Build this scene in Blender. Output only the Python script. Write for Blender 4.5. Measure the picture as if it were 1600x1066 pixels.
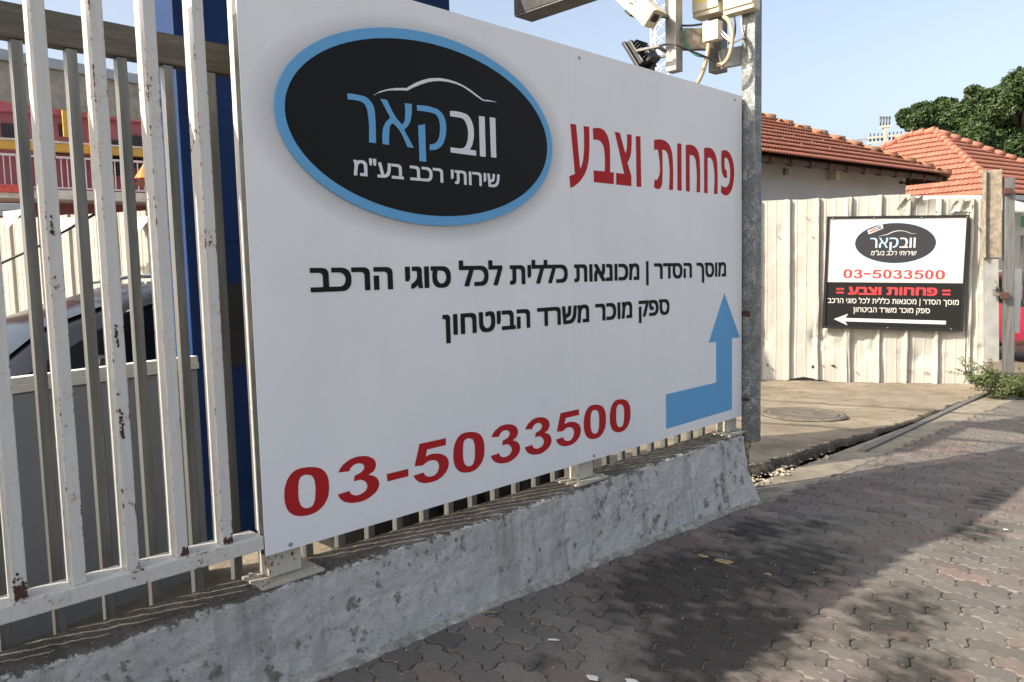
# Street corner with a large garage sign on a low wall, steel fence, driveway and houses behind.
import bpy, bmesh, math, random, json
from mathutils import Vector, Matrix, noise as mnoise

SC = bpy.context.scene
for o in list(bpy.data.objects):
    bpy.data.objects.remove(o, do_unlink=True)
R = math.radians
rnd = random.Random(7)

# ------------------------------------------------------------------ camera
F_PX, PITCH, ROLL, EYE = 1220.0, R(4.93), R(1.4), Vector((0, 0, 1.5))
fwd = Vector((0, math.cos(PITCH), -math.sin(PITCH)))
up0 = Vector((0, math.sin(PITCH), math.cos(PITCH)))
rt0 = Vector((1, 0, 0))
rgt = math.cos(ROLL) * rt0 - math.sin(ROLL) * up0
upv = math.sin(ROLL) * rt0 + math.cos(ROLL) * up0
cam = bpy.data.cameras.new("camera")
cam.sensor_width = 36.0
cam.lens = F_PX / 1600 * 36
cam.clip_start, cam.clip_end = 0.05, 3000
camo = bpy.data.objects.new("camera", cam)
SC.collection.objects.link(camo)
camo.matrix_world = Matrix((
    (rgt.x, upv.x, -fwd.x, EYE.x), (rgt.y, upv.y, -fwd.y, EYE.y),
    (rgt.z, upv.z, -fwd.z, EYE.z), (0, 0, 0, 1)))
SC.camera = camo
SC.render.resolution_x, SC.render.resolution_y = 1024, 682

# ------------------------------------------------------------------ sky, sun, exposure
SUN_AZ, SUN_EL = 244.2, 35.0            # compass bearing of the sun (0 = +Y), elevation
world = bpy.data.worlds.new("World")
SC.world = world
world.use_nodes = True
wn = world.node_tree.nodes
bg = wn["Background"]
sky = wn.new("ShaderNodeTexSky")
sky.sky_type = 'NISHITA'
sky.sun_disc = False
sky.sun_elevation = R(SUN_EL)
sky.sun_rotation = R(SUN_AZ)
sky.altitude = 30
sky.air_density = 1.0
sky.dust_density = 5.0
sky.ozone_density = 1.2
pale = wn.new("ShaderNodeHueSaturation")          # hazy summer air: a paler blue
pale.inputs["Saturation"].default_value = 0.72
world.node_tree.links.new(sky.outputs[0], pale.inputs["Color"])
world.node_tree.links.new(pale.outputs[0], bg.inputs[0])
bg.inputs[1].default_value = 0.15
sl = bpy.data.lights.new("sun", 'SUN')
sl.energy = 4.1
sl.angle = R(0.53)
sl.color = (1.0, 0.91, 0.77)
so = bpy.data.objects.new("sun", sl)
SC.collection.objects.link(so)
sdir = Vector((math.sin(R(SUN_AZ)) * math.cos(R(SUN_EL)), math.cos(R(SUN_AZ)) * math.cos(R(SUN_EL)), math.sin(R(SUN_EL))))
so.rotation_euler = sdir.to_track_quat('Z', 'Y').to_euler()
so.location = sdir * 40
SC.view_settings.view_transform = 'Standard'
SC.view_settings.look = 'None'
SC.view_settings.gamma = 1
SC.view_settings.exposure = 0.97

# ------------------------------------------------------------------ places
TH = R(44.739)
D = Vector((math.sin(TH), math.cos(TH), 0))       # along the wall, away from the viewer
N = Vector((math.cos(TH), -math.sin(TH), 0))      # out of the wall, over the pavement
UP = Vector((0, 0, 1))
GA, GB = 0.0782, 0.0273                            # the ground falls gently along the wall


def SP(u, c, z):
    return D * u + N * c + UP * z


def zg(u):
    u = max(-6.0, min(12.0, u))
    return GA - GB * u


def G(u, c, dz=0.0):
    return SP(u, c, zg(u) + dz)


def ray(px, py):
    return fwd + rgt * ((px - 800) / F_PX) - upv * ((py - 533) / F_PX)


def at(px, py, depth):                             # a surveyed point: sight line and distance
    r = ray(px, py)
    return EYE + r * (depth / r.y)


def on_ground(px, py, dz=0.0):
    r = ray(px, py)
    return EYE + r * ((GA + dz - EYE.z) / (r.z + GB * r.dot(D)))


def on_u(px, py, u):
    r = ray(px, py)
    return EYE + r * (u / r.dot(D))


def on_c(px, py, c):
    r = ray(px, py)
    return EYE + r * (c / r.dot(N))


# ------------------------------------------------------------------ material builder
class Mat:
    def __init__(s, name, rough=0.7, metal=0.0, spec=0.5):
        s.m = bpy.data.materials.new(name)
        s.m.use_nodes = True
        s.t = s.m.node_tree
        s.b = s.t.nodes["Principled BSDF"]
        s.b.inputs["Roughness"].default_value = rough
        s.b.inputs["Metallic"].default_value = metal
        s.b.inputs["Specular IOR Level"].default_value = spec
        s.geo = s.t.nodes.new("ShaderNodeNewGeometry")
        s.pos = s.geo.outputs["Position"]

    def n(s, typ, **kw):
        nd = s.t.nodes.new(typ)
        for k, v in kw.items():
            setattr(nd, k, v)
        return nd

    def put(s, sock, v):
        if isinstance(v, (int, float)):
            sock.default_value = v
        elif isinstance(v, (tuple, list)):
            sock.default_value = (tuple(v) + (1,))[:4] if sock.type == 'RGBA' else tuple(v)
        else:
            s.t.links.new(v, sock)

    def map(s, vec, scale=(1, 1, 1), rot=(0, 0, 0), loc=(0, 0, 0)):
        m = s.n("ShaderNodeMapping")
        s.put(m.inputs["Vector"], vec)
        m.inputs["Scale"].default_value = scale
        m.inputs["Rotation"].default_value = rot
        m.inputs["Location"].default_value = loc
        return m.outputs[0]

    def noise(s, scale, detail=4, rough=0.55, vec=None, dist=0.0):
        t = s.n("ShaderNodeTexNoise")
        s.put(t.inputs["Vector"], vec or s.pos)
        t.inputs["Scale"].default_value = scale
        t.inputs["Detail"].default_value = detail
        t.inputs["Roughness"].default_value = rough
        t.inputs["Distortion"].default_value = dist
        return t.outputs["Fac"]

    def voro(s, scale, vec=None, feat='F1', out="Distance", rand=1.0):
        t = s.n("ShaderNodeTexVoronoi", feature=feat)
        s.put(t.inputs["Vector"], vec or s.pos)
        t.inputs["Scale"].default_value = scale
        t.inputs["Randomness"].default_value = rand
        return t.outputs[out]

    def ramp(s, fac, stops):
        r = s.n("ShaderNodeValToRGB")
        s.put(r.inputs[0], fac)
        e = r.color_ramp.elements
        while len(e) < len(stops):
            e.new(0.5)
        for el, (p, c) in zip(e, stops):
            el.position = p
            el.color = (c, c, c, 1) if isinstance(c, (int, float)) else tuple(c) + (1,)
        return r.outputs[0]

    def mix(s, fac, a, b, mode='MIX'):
        m = s.n("ShaderNodeMix", data_type='RGBA', blend_type=mode)
        s.put(m.inputs[0], fac)
        s.put(m.inputs[6], a)
        s.put(m.inputs[7], b)
        return m.outputs[2]

    def math(s, op, a, b=0.0, clamp=False):
        m = s.n("ShaderNodeMath", operation=op, use_clamp=clamp)
        s.put(m.inputs[0], a)
        s.put(m.inputs[1], b)
        return m.outputs[0]

    def attr(s, name, out="Color"):
        a = s.n("ShaderNodeAttribute", attribute_name=name)
        return a.outputs[out]

    def sep(s, vec):
        x = s.n("ShaderNodeSeparateXYZ")
        s.put(x.inputs[0], vec)
        return x.outputs

    def col(s, v):
        s.put(s.b.inputs["Base Color"], v)
        return s

    def rough(s, v):
        s.put(s.b.inputs["Roughness"], v)
        return s

    def bump(s, h, strength=0.3, dist=0.01):
        b = s.n("ShaderNodeBump")
        s.put(b.inputs["Height"], h)
        b.inputs["Strength"].default_value = strength
        b.inputs["Distance"].default_value = dist
        s.t.links.new(b.outputs[0], s.b.inputs["Normal"])
        return s


def simple(name, c, rough=0.6, metal=0.0, var=0.15, scale=6.0, bump=0.0, bscale=60.0):
    m = Mat(name, rough, metal)
    f = m.noise(scale, 5)
    lo = tuple(x * (1 - var) for x in c)
    hi = tuple(min(1, x * (1 + var)) for x in c)
    m.col(m.ramp(f, [(0.3, lo), (0.7, hi)]))
    if bump:
        m.bump(m.noise(bscale, 4), bump, 0.01)
    return m.m


MT = {}


def rusty_paint(name, paint, amount=0.5, rough=0.45):
    m = Mat(name, rough)
    big = m.noise(7, 5, 0.6)
    fine = m.noise(55, 5, 0.7)
    streak = m.noise(1.0, 4, 0.6, m.map(m.pos, (60, 60, 5)))
    s_ = m.math('ADD', m.math('MULTIPLY', fine, 0.55), m.math('MULTIPLY', big, 0.45))
    rust = m.ramp(s_, [(amount, 0.0), (amount + 0.025, 1.0)])
    halo = m.ramp(s_, [(amount - 0.07, 0.0), (amount + 0.02, 1.0)])
    dirt = m.ramp(streak, [(0.45, 0.0), (0.75, 1.0)])
    p = m.mix(m.math('MULTIPLY', dirt, 0.35), paint, tuple(x * 0.72 for x in paint))
    p = m.mix(m.math('MULTIPLY', halo, 0.30), p, (0.36, 0.2, 0.1))
    rc = m.ramp(m.noise(120, 3), [(0.35, (0.045, 0.02, 0.012)), (0.65, (0.19, 0.075, 0.03))])
    m.col(m.mix(rust, p, rc))
    m.rough(m.ramp(rust, [(0, rough), (1, 0.9)]))
    m.bump(m.math('ADD', m.math('MULTIPLY', rust, 0.8), m.noise(90, 3)), 0.18, 0.004)
    return m.m


MT['bar_paint'] = rusty_paint("white_bar_paint", (0.57, 0.56, 0.525), 0.618)
MT['edge_paint'] = rusty_paint("chipped_edge_paint", (0.58, 0.565, 0.53), 0.555)
MT['rail_paint'] = rusty_paint("white_rail_paint", (0.58, 0.565, 0.52), 0.585)
MT['post_paint'] = rusty_paint("post_paint", (0.50, 0.48, 0.41), 0.565)
MT['rust_stub'] = rusty_paint("rusty_stub", (0.45, 0.36, 0.22), 0.49)
MT['plate'] = rusty_paint("base_plate_metal", (0.40, 0.37, 0.30), 0.57, 0.7)

m = Mat("galvanised_bar", 0.42, 0.55)
f = m.noise(1.0, 5, 0.6, m.map(m.pos, (30, 30, 2.2)))
m.col(m.ramp(f, [(0.3, (0.125, 0.126, 0.120)), (0.7, (0.235, 0.236, 0.225))]))
m.bump(m.noise(70, 3), 0.08, 0.003)
MT['galv'] = m.m

m = Mat("brushed_beam_steel", 0.5, 0.45)
f = m.noise(1.0, 6, 0.65, m.map(m.pos, (5, 5, 95)))
m.col(m.ramp(f, [(0.3, (0.060, 0.053, 0.042)), (0.62, (0.115, 0.104, 0.086)), (0.8, (0.21, 0.195, 0.165))]))
m.bump(f, 0.12, 0.003)
MT['beam'] = m.m

m = Mat("galvanised_spangle", 0.5, 0.35)
v = m.voro(85, out="Color")
v2 = m.voro(30, m.map(m.pos, (1, 1, 0.6)), out="Color")
vv = m.mix(0.45, v, v2)
f = m.noise(4, 4)
k = m.ramp(m.sep(vv)[0], [(0.2, (0.11, 0.122, 0.125)), (0.55, (0.19, 0.20, 0.20)), (0.8, (0.34, 0.35, 0.34))])
m.col(m.mix(m.ramp(f, [(0.35, 0.0), (0.7, 0.55)]), k, (0.12, 0.13, 0.13)))
MT['spangle'] = m.m

# whitewashed concrete: peeling paint over grey-brown render
m = Mat("whitewashed_concrete", 0.92, 0, 0.25)
big = m.noise(2.6, 6, 0.62, None, 0.4)
mid = m.noise(15, 7, 0.68)
fine = m.noise(95, 6, 0.8)
sm = m.math('ADD', m.math('MULTIPLY', mid, 0.6), m.math('MULTIPLY', big, 0.4))
peel = m.ramp(sm, [(0.55, 0.0), (0.60, 0.92)])
low = m.sep(m.pos)[2]
drip = m.noise(1.0, 4, 0.6, m.map(m.pos, (9, 9, 1.2)))
paint = m.ramp(fine, [(0.25, (0.47, 0.46, 0.43)), (0.5, (0.65, 0.635, 0.60)), (0.75, (0.76, 0.745, 0.71))])
paint = m.mix(m.ramp(drip, [(0.52, 0.0), (0.74, 0.6)]), paint, (0.25, 0.235, 0.20))
paint = m.mix(m.ramp(m.noise(5.5, 7, 0.7, m.map(m.pos, loc=(5, 2, 9))), [(0.48, 0.0), (0.70, 0.45)]), paint, (0.36, 0.345, 0.305))
bare = m.ramp(m.noise(40, 4), [(0.3, (0.14, 0.13, 0.108)), (0.7, (0.27, 0.25, 0.21))])
pits = m.ramp(m.noise(48, 3, 0.6), [(0.29, 1.0), (0.34, 0.0)])
c_ = m.mix(peel, paint, bare)
c_ = m.mix(m.math('MULTIPLY', pits, 0.5), c_, (0.10, 0.095, 0.085))
tp = m.attr("topside", "Fac")
tmask = m.ramp(m.math('ADD', tp, m.math('MULTIPLY', m.math('SUBTRACT', m.math('ADD', m.math('MULTIPLY', m.noise(11, 6, 0.7), .6), m.math('MULTIPLY', m.noise(52, 4, .7), .4)), .5), 1.8)), [(0.47, 0.0), (0.60, 1.0)])
tf = m.noise(9, 6, 0.65)
tc = m.ramp(tf, [(0.3, (0.085, 0.075, 0.06)), (0.55, (0.16, 0.145, 0.12)), (0.75, (0.28, 0.26, 0.22))])
tc = m.mix(m.ramp(m.noise(75, 4, 0.7), [(0.60, 0.0), (0.66, 0.8)]), tc, (0.46, 0.44, 0.38))
m.col(m.mix(tmask, c_, tc))
crk = m.noise(150, 5, 0.75, None, 0.6)
m.bump(m.math('ADD', m.math('ADD', m.math('MULTIPLY', fine, 0.8), m.math('MULTIPLY', crk, 0.55)), m.math('SUBTRACT', m.math('MULTIPLY', mid, .6), m.math('MULTIPLY', pits, 0.5))), 1.0, 0.014)
MT['wash'] = m.m

m = Mat("dirty_concrete_top", 0.95, 0, 0.2)
f = m.noise(9, 6, 0.65)
f2 = m.noise(75, 4, 0.7)
c_ = m.ramp(f, [(0.3, (0.075, 0.068, 0.056)), (0.55, (0.15, 0.138, 0.115)), (0.75, (0.26, 0.245, 0.21))])
c_ = m.mix(m.ramp(f2, [(0.63, 0.0), (0.68, 0.8)]), c_, (0.46, 0.44, 0.38))
m.col(c_)
m.bump(m.math('ADD', f, f2), 0.6, 0.012)
MT['walltop'] = m.m

m = Mat("mortar_footing", 0.95, 0, 0.2)
f = m.noise(22, 6, 0.7)
m.col(m.ramp(f, [(0.3, (0.13, 0.125, 0.105)), (0.55, (0.30, 0.29, 0.25)), (0.72, (0.48, 0.47, 0.42))]))
m.bump(f, 0.6, 0.01)
MT['footing'] = m.m

# pavers
m = Mat("concrete_pavers", 0.86, 0, 0.3)
tone = m.attr("tone")
grain = m.noise(330, 3, 0.75)
mid = m.noise(5.0, 5, 0.6)
mott = m.noise(42, 5, 0.65)
redz = m.ramp(m.noise(0.8, 3, 0.5, m.map(m.pos, loc=(3.4, 1.7, 0))), [(0.47, 0.0), (0.62, 1.0)])
c_ = m.mix(m.math('MULTIPLY', redz, 0.6), (0.158, 0.143, 0.123), (0.166, 0.121, 0.107))
c_ = m.mix(1.0, c_, tone, 'MULTIPLY')
c_ = m.mix(m.ramp(mid, [(0.42, 0.0), (0.75, 0.5)]), c_, (0.105, 0.10, 0.088))
c_ = m.mix(m.ramp(mott, [(0.35, 0.45), (0.6, 0.0)]), c_, (0.085, 0.082, 0.075))
stain = m.attr("stain", "Fac")
sfine = m.math('ADD', stain, m.math('MULTIPLY', m.math('SUBTRACT', m.noise(11, 6, 0.65), 0.5), 0.9))
c_ = m.mix(m.ramp(sfine, [(0.24, 0.0), (0.68, 0.90)]), c_, (0.027, 0.025, 0.021))
c_ = m.mix(m.ramp(grain, [(0.60, 0.0), (0.72, 0.55)]), c_, (0.30, 0.28, 0.24))
c_ = m.mix(m.ramp(grain, [(0.28, 0.5), (0.40, 0.0)]), c_, (0.06, 0.057, 0.05))
m.col(c_)
m.bump(m.math('ADD', m.math('MULTIPLY', grain, 0.7), m.noise(60, 3)), 0.5, 0.004)
MT['paver'] = m.m

m = Mat("joint_sand", 0.95, 0, 0.2)
f = m.noise(3.0, 4)
m.col(m.mix(m.noise(220, 3), m.ramp(f, [(0.36, (0.06, 0.055, 0.047)), (0.60, (0.26, 0.235, 0.195))]), (0.12, 0.11, 0.095)))
m.bump(m.noise(160, 3), 0.6, 0.006)
MT['sand'] = m.m

m = Mat("worn_asphalt", 0.92, 0, 0.25)
f = m.noise(1.5, 6, 0.65)
g = m.noise(180, 3, 0.75)
g2 = m.voro(120)
c_ = m.ramp(f, [(0.32, (0.20, 0.165, 0.118)), (0.55, (0.30, 0.252, 0.182)), (0.72, (0.40, 0.34, 0.255))])
c_ = m.mix(m.ramp(g, [(0.55, 0.0), (0.7, 0.55)]), c_, (0.50, 0.44, 0.34))
c_ = m.mix(m.ramp(m.noise(4.5, 6, 0.7), [(0.52, 0.0), (0.70, 0.7)]), c_, (0.115, 0.095, 0.068))
c_ = m.mix(m.ramp(g2, [(0.08, 0.6), (0.3, 0.0)]), c_, (0.13, 0.115, 0.095))
c_ = m.mix(m.ramp(m.noise(0.9, 5, 0.6, m.map(m.pos, loc=(8, 3, 0))), [(0.5, 0.0), (0.72, 0.5)]), c_, (0.14, 0.12, 0.095))
m.col(c_)
m.bump(m.math('ADD', g, m.noise(30, 4)), 0.9, 0.012)
MT['asphalt'] = m.m

m = Mat("broken_asphalt_edge", 0.95, 0, 0.2)
f = m.noise(60, 5, 0.7)
m.col(m.ramp(f, [(0.3, (0.025, 0.022, 0.018)), (0.6, (0.11, 0.095, 0.075)), (0.75, (0.25, 0.22, 0.17))]))
m.bump(f, 0.8, 0.02)
MT['edge'] = m.m

m = Mat("poured_concrete", 0.9, 0, 0.25)
f = m.noise(5, 7, 0.72)
g = m.noise(150, 3, 0.7)
c_ = m.ramp(f, [(0.3, (0.13, 0.112, 0.085)), (0.5, (0.235, 0.205, 0.155)), (0.7, (0.33, 0.29, 0.22))])
c_ = m.mix(m.ramp(m.noise(70, 4, 0.7), [(0.33, 0.6), (0.45, 0.0)]), c_, (0.09, 0.08, 0.065))
c_ = m.mix(m.ramp(g, [(0.55, 0.0), (0.72, 0.5)]), c_, (0.46, 0.43, 0.36))
m.col(c_)
m.bump(g, 0.5, 0.006)
MT['concrete'] = m.m

m = Mat("far_ground", 0.95, 0, 0.2)
m.col(m.ramp(m.noise(0.25, 6, 0.6), [(0.3, (0.19, 0.165, 0.125)), (0.7, (0.30, 0.27, 0.21))]))
m.bump(m.noise(25, 4), 0.4, 0.02)
MT['ground'] = m.m

# big sign sheet: slightly soiled printed white, with the soft printed halo round the oval logo
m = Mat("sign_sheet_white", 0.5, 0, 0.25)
f = m.noise(1.6, 5, 0.6)
g = m.noise(240, 2, 0.6)
c_ = m.ramp(f, [(0.3, (0.73, 0.735, 0.745)), (0.7, (0.80, 0.80, 0.80))])
c_ = m.mix(m.math('MULTIPLY', m.ramp(g, [(0.4, 0.0), (0.65, 1.0)]), 0.10), c_, (0.55, 0.56, 0.6))
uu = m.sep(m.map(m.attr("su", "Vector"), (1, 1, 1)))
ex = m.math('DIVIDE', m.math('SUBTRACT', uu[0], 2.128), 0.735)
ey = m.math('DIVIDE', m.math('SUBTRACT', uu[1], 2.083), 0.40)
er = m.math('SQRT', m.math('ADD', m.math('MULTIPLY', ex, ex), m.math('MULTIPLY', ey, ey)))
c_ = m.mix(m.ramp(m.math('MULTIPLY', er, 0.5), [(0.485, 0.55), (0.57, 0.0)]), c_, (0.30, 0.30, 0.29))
rn = m.noise(1.0, 5, 0.6, m.map(m.pos, (5, 5, .5)))
c_ = m.mix(m.ramp(rn, [(0.48, 0.0), (0.8, 0.12)]), c_, (0.50, 0.50, 0.48))
sc = m.noise(26, 6, 0.75, m.map(m.pos, loc=(1, 4, 2)))
c_ = m.mix(m.ramp(sc, [(0.69, 0.0), (0.76, 0.35)]), c_, (0.30, 0.30, 0.30))
m.col(c_)
m.bump(m.noise(1.6, 2), 0.05, 0.02)
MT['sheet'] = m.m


def ink(name, c, rough=0.55, var=0.06):
    m = Mat(name, rough, 0, 0.12)
    f = m.noise(180, 3, 0.6)
    s_ = m.noise(20, 6, 0.75)
    cc = m.ramp(f, [(0.3, tuple(x * (1 - var) for x in c)), (0.7, tuple(x * (1 + var) for x in c))])
    m.col(m.mix(m.ramp(s_, [(0.66, 0.0), (0.78, 0.35)]), cc, tuple(x * 0.55 + 0.06 for x in c)))
    return m.m


MT['ink_blue'] = ink("print_blue", (0.13, 0.36, 0.62))
MT['ink_black'] = ink("print_black", (0.012, 0.012, 0.012))
MT['ink_oval'] = ink("print_charcoal", (0.011, 0.0115, 0.012))
MT['ink_red'] = ink("print_red", (0.40, 0.018, 0.022))
MT['ink_white'] = ink("print_white", (0.66, 0.68, 0.72))
MT['far_white'] = ink("far_print_white", (0.50, 0.49, 0.465))
MT['far_black'] = ink("far_print_black", (0.016, 0.016, 0.016), 0.5)
MT['far_red'] = ink("far_print_red", (0.46, 0.05, 0.055), 0.5)
MT['far_pale'] = ink("far_print_pale_blue", (0.36, 0.52, 0.66))
MT['far_char'] = ink("far_print_charcoal", (0.035, 0.036, 0.04), 0.5)
MT['far_navy'] = ink("far_print_navy", (0.03, 0.04, 0.14), 0.5)

m = Mat("cream_corrugated", 0.6, 0, 0.35)
f = m.noise(1.0, 5, 0.6, m.map(m.pos, (4, 4, 0.7)))
c_ = m.ramp(f, [(0.3, (0.35, 0.335, 0.295)), (0.7, (0.42, 0.405, 0.36))])
st = m.noise(3.0, 6, 0.7)
c_ = m.mix(m.ramp(st, [(0.6, 0.0), (0.78, 0.45)]), c_, (0.43, 0.38, 0.26))
c_ = m.mix(m.ramp(m.noise(35, 5, 0.7), [(0.70, 0.0), (0.74, 0.9)]), c_, (0.12, 0.09, 0.06))
m.col(c_)
m.bump(m.noise(12, 4), 0.15, 0.02)
MT['corr'] = m.m
MT['corr_red'] = simple("red_sprayed_sheet", (0.62, 0.42, 0.35), 0.6, 0, 0.25, 5)
MT['frame_black'] = simple("black_sign_frame", (0.012, 0.012, 0.013), 0.4, 0, 0.2, 20)

m = Mat("terracotta_tiles", 0.8, 0, 0.3)
tone = m.attr("tone")
f = m.noise(9, 5, 0.65)
c_ = m.ramp(f, [(0.3, (0.235, 0.090, 0.058)), (0.7, (0.325, 0.130, 0.086))])
c_ = m.mix(1.0, c_, tone, 'MULTIPLY')
c_ = m.mix(m.ramp(m.noise(2.2, 6, 0.7), [(0.55, 0.0), (0.75, 0.55)]), c_, (0.22, 0.10, 0.06))
m.col(c_)
MT['tile'] = m.m
m = Mat("weathered_ridge_tiles", 0.85, 0, 0.25)
f = m.noise(5, 6, 0.7)
m.col(m.ramp(f, [(0.35, (0.36, 0.135, 0.08)), (0.5, (0.31, 0.165, 0.095)), (0.68, (0.26, 0.17, 0.10))]))
MT['ridge'] = m.m
MT['ridge2'] = simple('terracotta_hip_tiles', (0.36, 0.14, 0.09), 0.85, 0, 0.2, 4)
MT['house_wall'] = simple("white_rendered_wall", (0.47, 0.465, 0.45), 0.9, 0, 0.06, 1.5, 0.15, 40)
MT['house_wall2'] = simple("cream_rendered_wall", (0.45, 0.43, 0.375), 0.9, 0, 0.1, 1.5)
MT['timber'] = simple("dark_eaves_timber", (0.09, 0.05, 0.03), 0.8, 0, 0.3, 8)
MT['weather_wood'] = simple("weathered_wood", (0.23, 0.195, 0.15), 0.85, 0, 0.4, 14, 0.3)
MT['navy'] = simple("navy_blue_steel", (0.013, 0.035, 0.14), 0.35, 0.1, 0.25, 2.5)
MT['lit_blue'] = MT['navy']
m = Mat("blue_cabinet_paint", 0.5, 0, 0.15)
c_ = m.ramp(m.noise(2.5, 5, 0.6), [(0.3, (0.006, 0.022, 0.075)), (0.7, (0.010, 0.034, 0.115))])
c_ = m.mix(m.ramp(m.noise(38, 6, 0.8), [(0.70, 0.0), (0.73, 1.0)]), c_, (0.45, 0.45, 0.45))
m.col(c_)
MT['navy'] = m.m
MT['black_hole'] = simple("black_rubber", (0.012, 0.012, 0.012), 0.7, 0, 0.3, 10)
MT['grey_panel'] = simple("grey_coated_panel", (0.27, 0.285, 0.30), 0.55, 0, 0.08, 2.0)
MT['cap_white'] = simple("white_trim", (0.74, 0.71, 0.63), 0.5, 0, 0.06, 5)
MT['car_grey'] = simple("dark_metallic_car_paint", (0.028, 0.030, 0.037), 0.2, 0.2, 0.1, 3)
MT['car_red'] = simple("raspberry_car_paint", (0.27, 0.025, 0.052), 0.25, 0.1, 0.06, 3)
m = Mat("car_glass", 0.12, 0, 0.22)
m.col((0.006, 0.007, 0.007))
MT['glass'] = m.m
m = Mat("pale_glass", 0.08, 0, 0.6)
m.col((0.12, 0.15, 0.15))
MT['glass2'] = m.m
MT['rubber'] = simple("tyre_rubber", (0.018, 0.018, 0.018), 0.85, 0, 0.2, 20)
MT['rim'] = simple("wheel_rim", (0.45, 0.45, 0.46), 0.35, 0.7, 0.1, 10)
MT['lamp'] = simple("car_lamp", (0.5, 0.08, 0.06), 0.2, 0, 0.1, 10)
MT['plastic_black'] = simple("black_plastic", (0.014, 0.014, 0.015), 0.45, 0, 0.2, 20)
MT['cable_black'] = simple("black_cable", (0.014, 0.014, 0.014), 0.5, 0, 0.2, 20)
MT['cable_green'] = simple("green_cable", (0.03, 0.14, 0.11), 0.5, 0, 0.2, 20)
MT['cable_white'] = simple("white_cable", (0.66, 0.64, 0.62), 0.5, 0, 0.1, 20)
MT['conduit'] = simple("tan_conduit", (0.42, 0.31, 0.21), 0.6, 0, 0.15, 12)
MT['cream_box'] = simple("cream_enclosure", (0.60, 0.54, 0.39), 0.5, 0, 0.1, 6)
MT['cream_box2'] = simple("pale_junction_box", (0.62, 0.58, 0.48), 0.5, 0, 0.1, 8)
MT['sticker'] = simple("yellow_sticker", (0.72, 0.58, 0.16), 0.5, 0, 0.1, 10)
MT['print_grey'] = simple("faint_sticker_print", (0.55, 0.42, 0.12), 0.6, 0, 0.1, 10)
MT['dark_box'] = simple("dark_sheet_steel", (0.035, 0.033, 0.032), 0.5, 0.3, 0.4, 18)
MT['under_box'] = simple("grey_underside_steel", (0.15, 0.145, 0.135), 0.6, 0.3, 0.25, 12)
MT['steel'] = simple("plain_steel_post", (0.27, 0.265, 0.25), 0.5, 0.4, 0.22, 9, 0.1)
MT['pale_galv'] = simple('pale_galvanised_post', (0.29, 0.29, 0.275), 0.5, 0.2, 0.15, 7, 0.05)
MT['steel_dark'] = simple("dark_steel_post", (0.16, 0.155, 0.14), 0.55, 0.4, 0.3, 9, 0.1)
MT['mast_white'] = simple("white_mast_paint", (0.76, 0.76, 0.76), 0.5, 0, 0.05, 5)
MT['pink'] = simple("pink_rendered_wall", (0.30, 0.10, 0.125), 0.85, 0, 0.14, 1.5)
MT['pink_dark'] = simple("crimson_parapet", (0.33, 0.085, 0.11), 0.85, 0, 0.3, 2.5)
MT['yellow'] = simple("yellow_beam_paint", (0.55, 0.34, 0.055), 0.5, 0, 0.08, 4)
MT['rail_white'] = simple("white_railing", (0.62, 0.55, 0.56), 0.5, 0, 0.08, 6)
MT['slab'] = simple("pale_balcony_slab", (0.55, 0.52, 0.45), 0.85, 0, 0.2, 6)
MT['red_cloth'] = simple("red_fabric", (0.55, 0.09, 0.08), 0.9, 0, 0.3, 12)
MT['orange'] = simple("orange_cloth", (0.70, 0.24, 0.07), 0.9, 0, 0.2, 8)
MT['white_wall'] = simple("white_block_wall", (0.68, 0.67, 0.62), 0.85, 0, 0.1, 3)
MT['window_dark'] = simple("dark_window", (0.02, 0.02, 0.022), 0.2, 0, 0.2, 6)
MT['canopy_brown'] = simple("weathered_canopy_board", (0.36, 0.32, 0.26), 0.85, 0, 0.25, 9, 0.1)
MT['canopy_grey'] = simple("pale_metal_gutter", (0.40, 0.41, 0.43), 0.5, 0.3, 0.08, 6)
MT['white_sheet'] = simple("bare_white_sheet", (0.55, 0.535, 0.49), 0.55, 0, 0.1, 3)
MT['pylon'] = simple("pylon_concrete", (0.50, 0.46, 0.38), 0.8, 0, 0.15, 3)
MT['insul'] = simple("insulator_glaze", (0.03, 0.027, 0.025), 0.4, 0, 0.2, 8)
MT['bark'] = simple("tree_bark", (0.10, 0.08, 0.06), 0.9, 0, 0.3, 8, 0.5, 20)
MT['rubble'] = simple("pale_rubble", (0.36, 0.31, 0.235), 0.95, 0, 0.4, 30)
MT['iron'] = simple('worn_iron_lid', (0.115, 0.098, 0.075), 0.85, 0, 0.35, 18, 0.4, 60)
MT['litter'] = simple("white_litter", (0.55, 0.55, 0.53), 0.7, 0, 0.05, 30)
MT['tan_leaf'] = simple("dry_leaf", (0.27, 0.19, 0.10), 0.8, 0, 0.2, 50)
MT['screw'] = simple("zinc_screw", (0.38, 0.38, 0.38), 0.35, 0.8, 0.2, 50)
MT['rusty'] = simple("rusty_iron", (0.060, 0.028, 0.018), 0.9, 0, 0.4, 30)
MT['green_board'] = simple("green_board_print", (0.10, 0.35, 0.12), 0.6, 0, 0.1, 10)


def leafmat(name, lo, hi):
    m = Mat(name, 0.5, 0, 0.35)
    t = m.attr("tone", "Fac")
    m.col(m.ramp(t, [(0.0, lo), (1.0, hi)]))
    m.b.inputs["Transmission Weight"].default_value = 0.0
    m.b.inputs["Subsurface Weight"].default_value = 0.0
    return m.m


MT['leaf_dark'] = leafmat("ficus_leaves", (0.014, 0.032, 0.010), (0.060, 0.100, 0.024))
MT['leaf_bush'] = leafmat("bush_leaves", (0.04, 0.062, 0.02), (0.15, 0.175, 0.06))

# ------------------------------------------------------------------ mesh builder
COL = SC.collection


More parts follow.
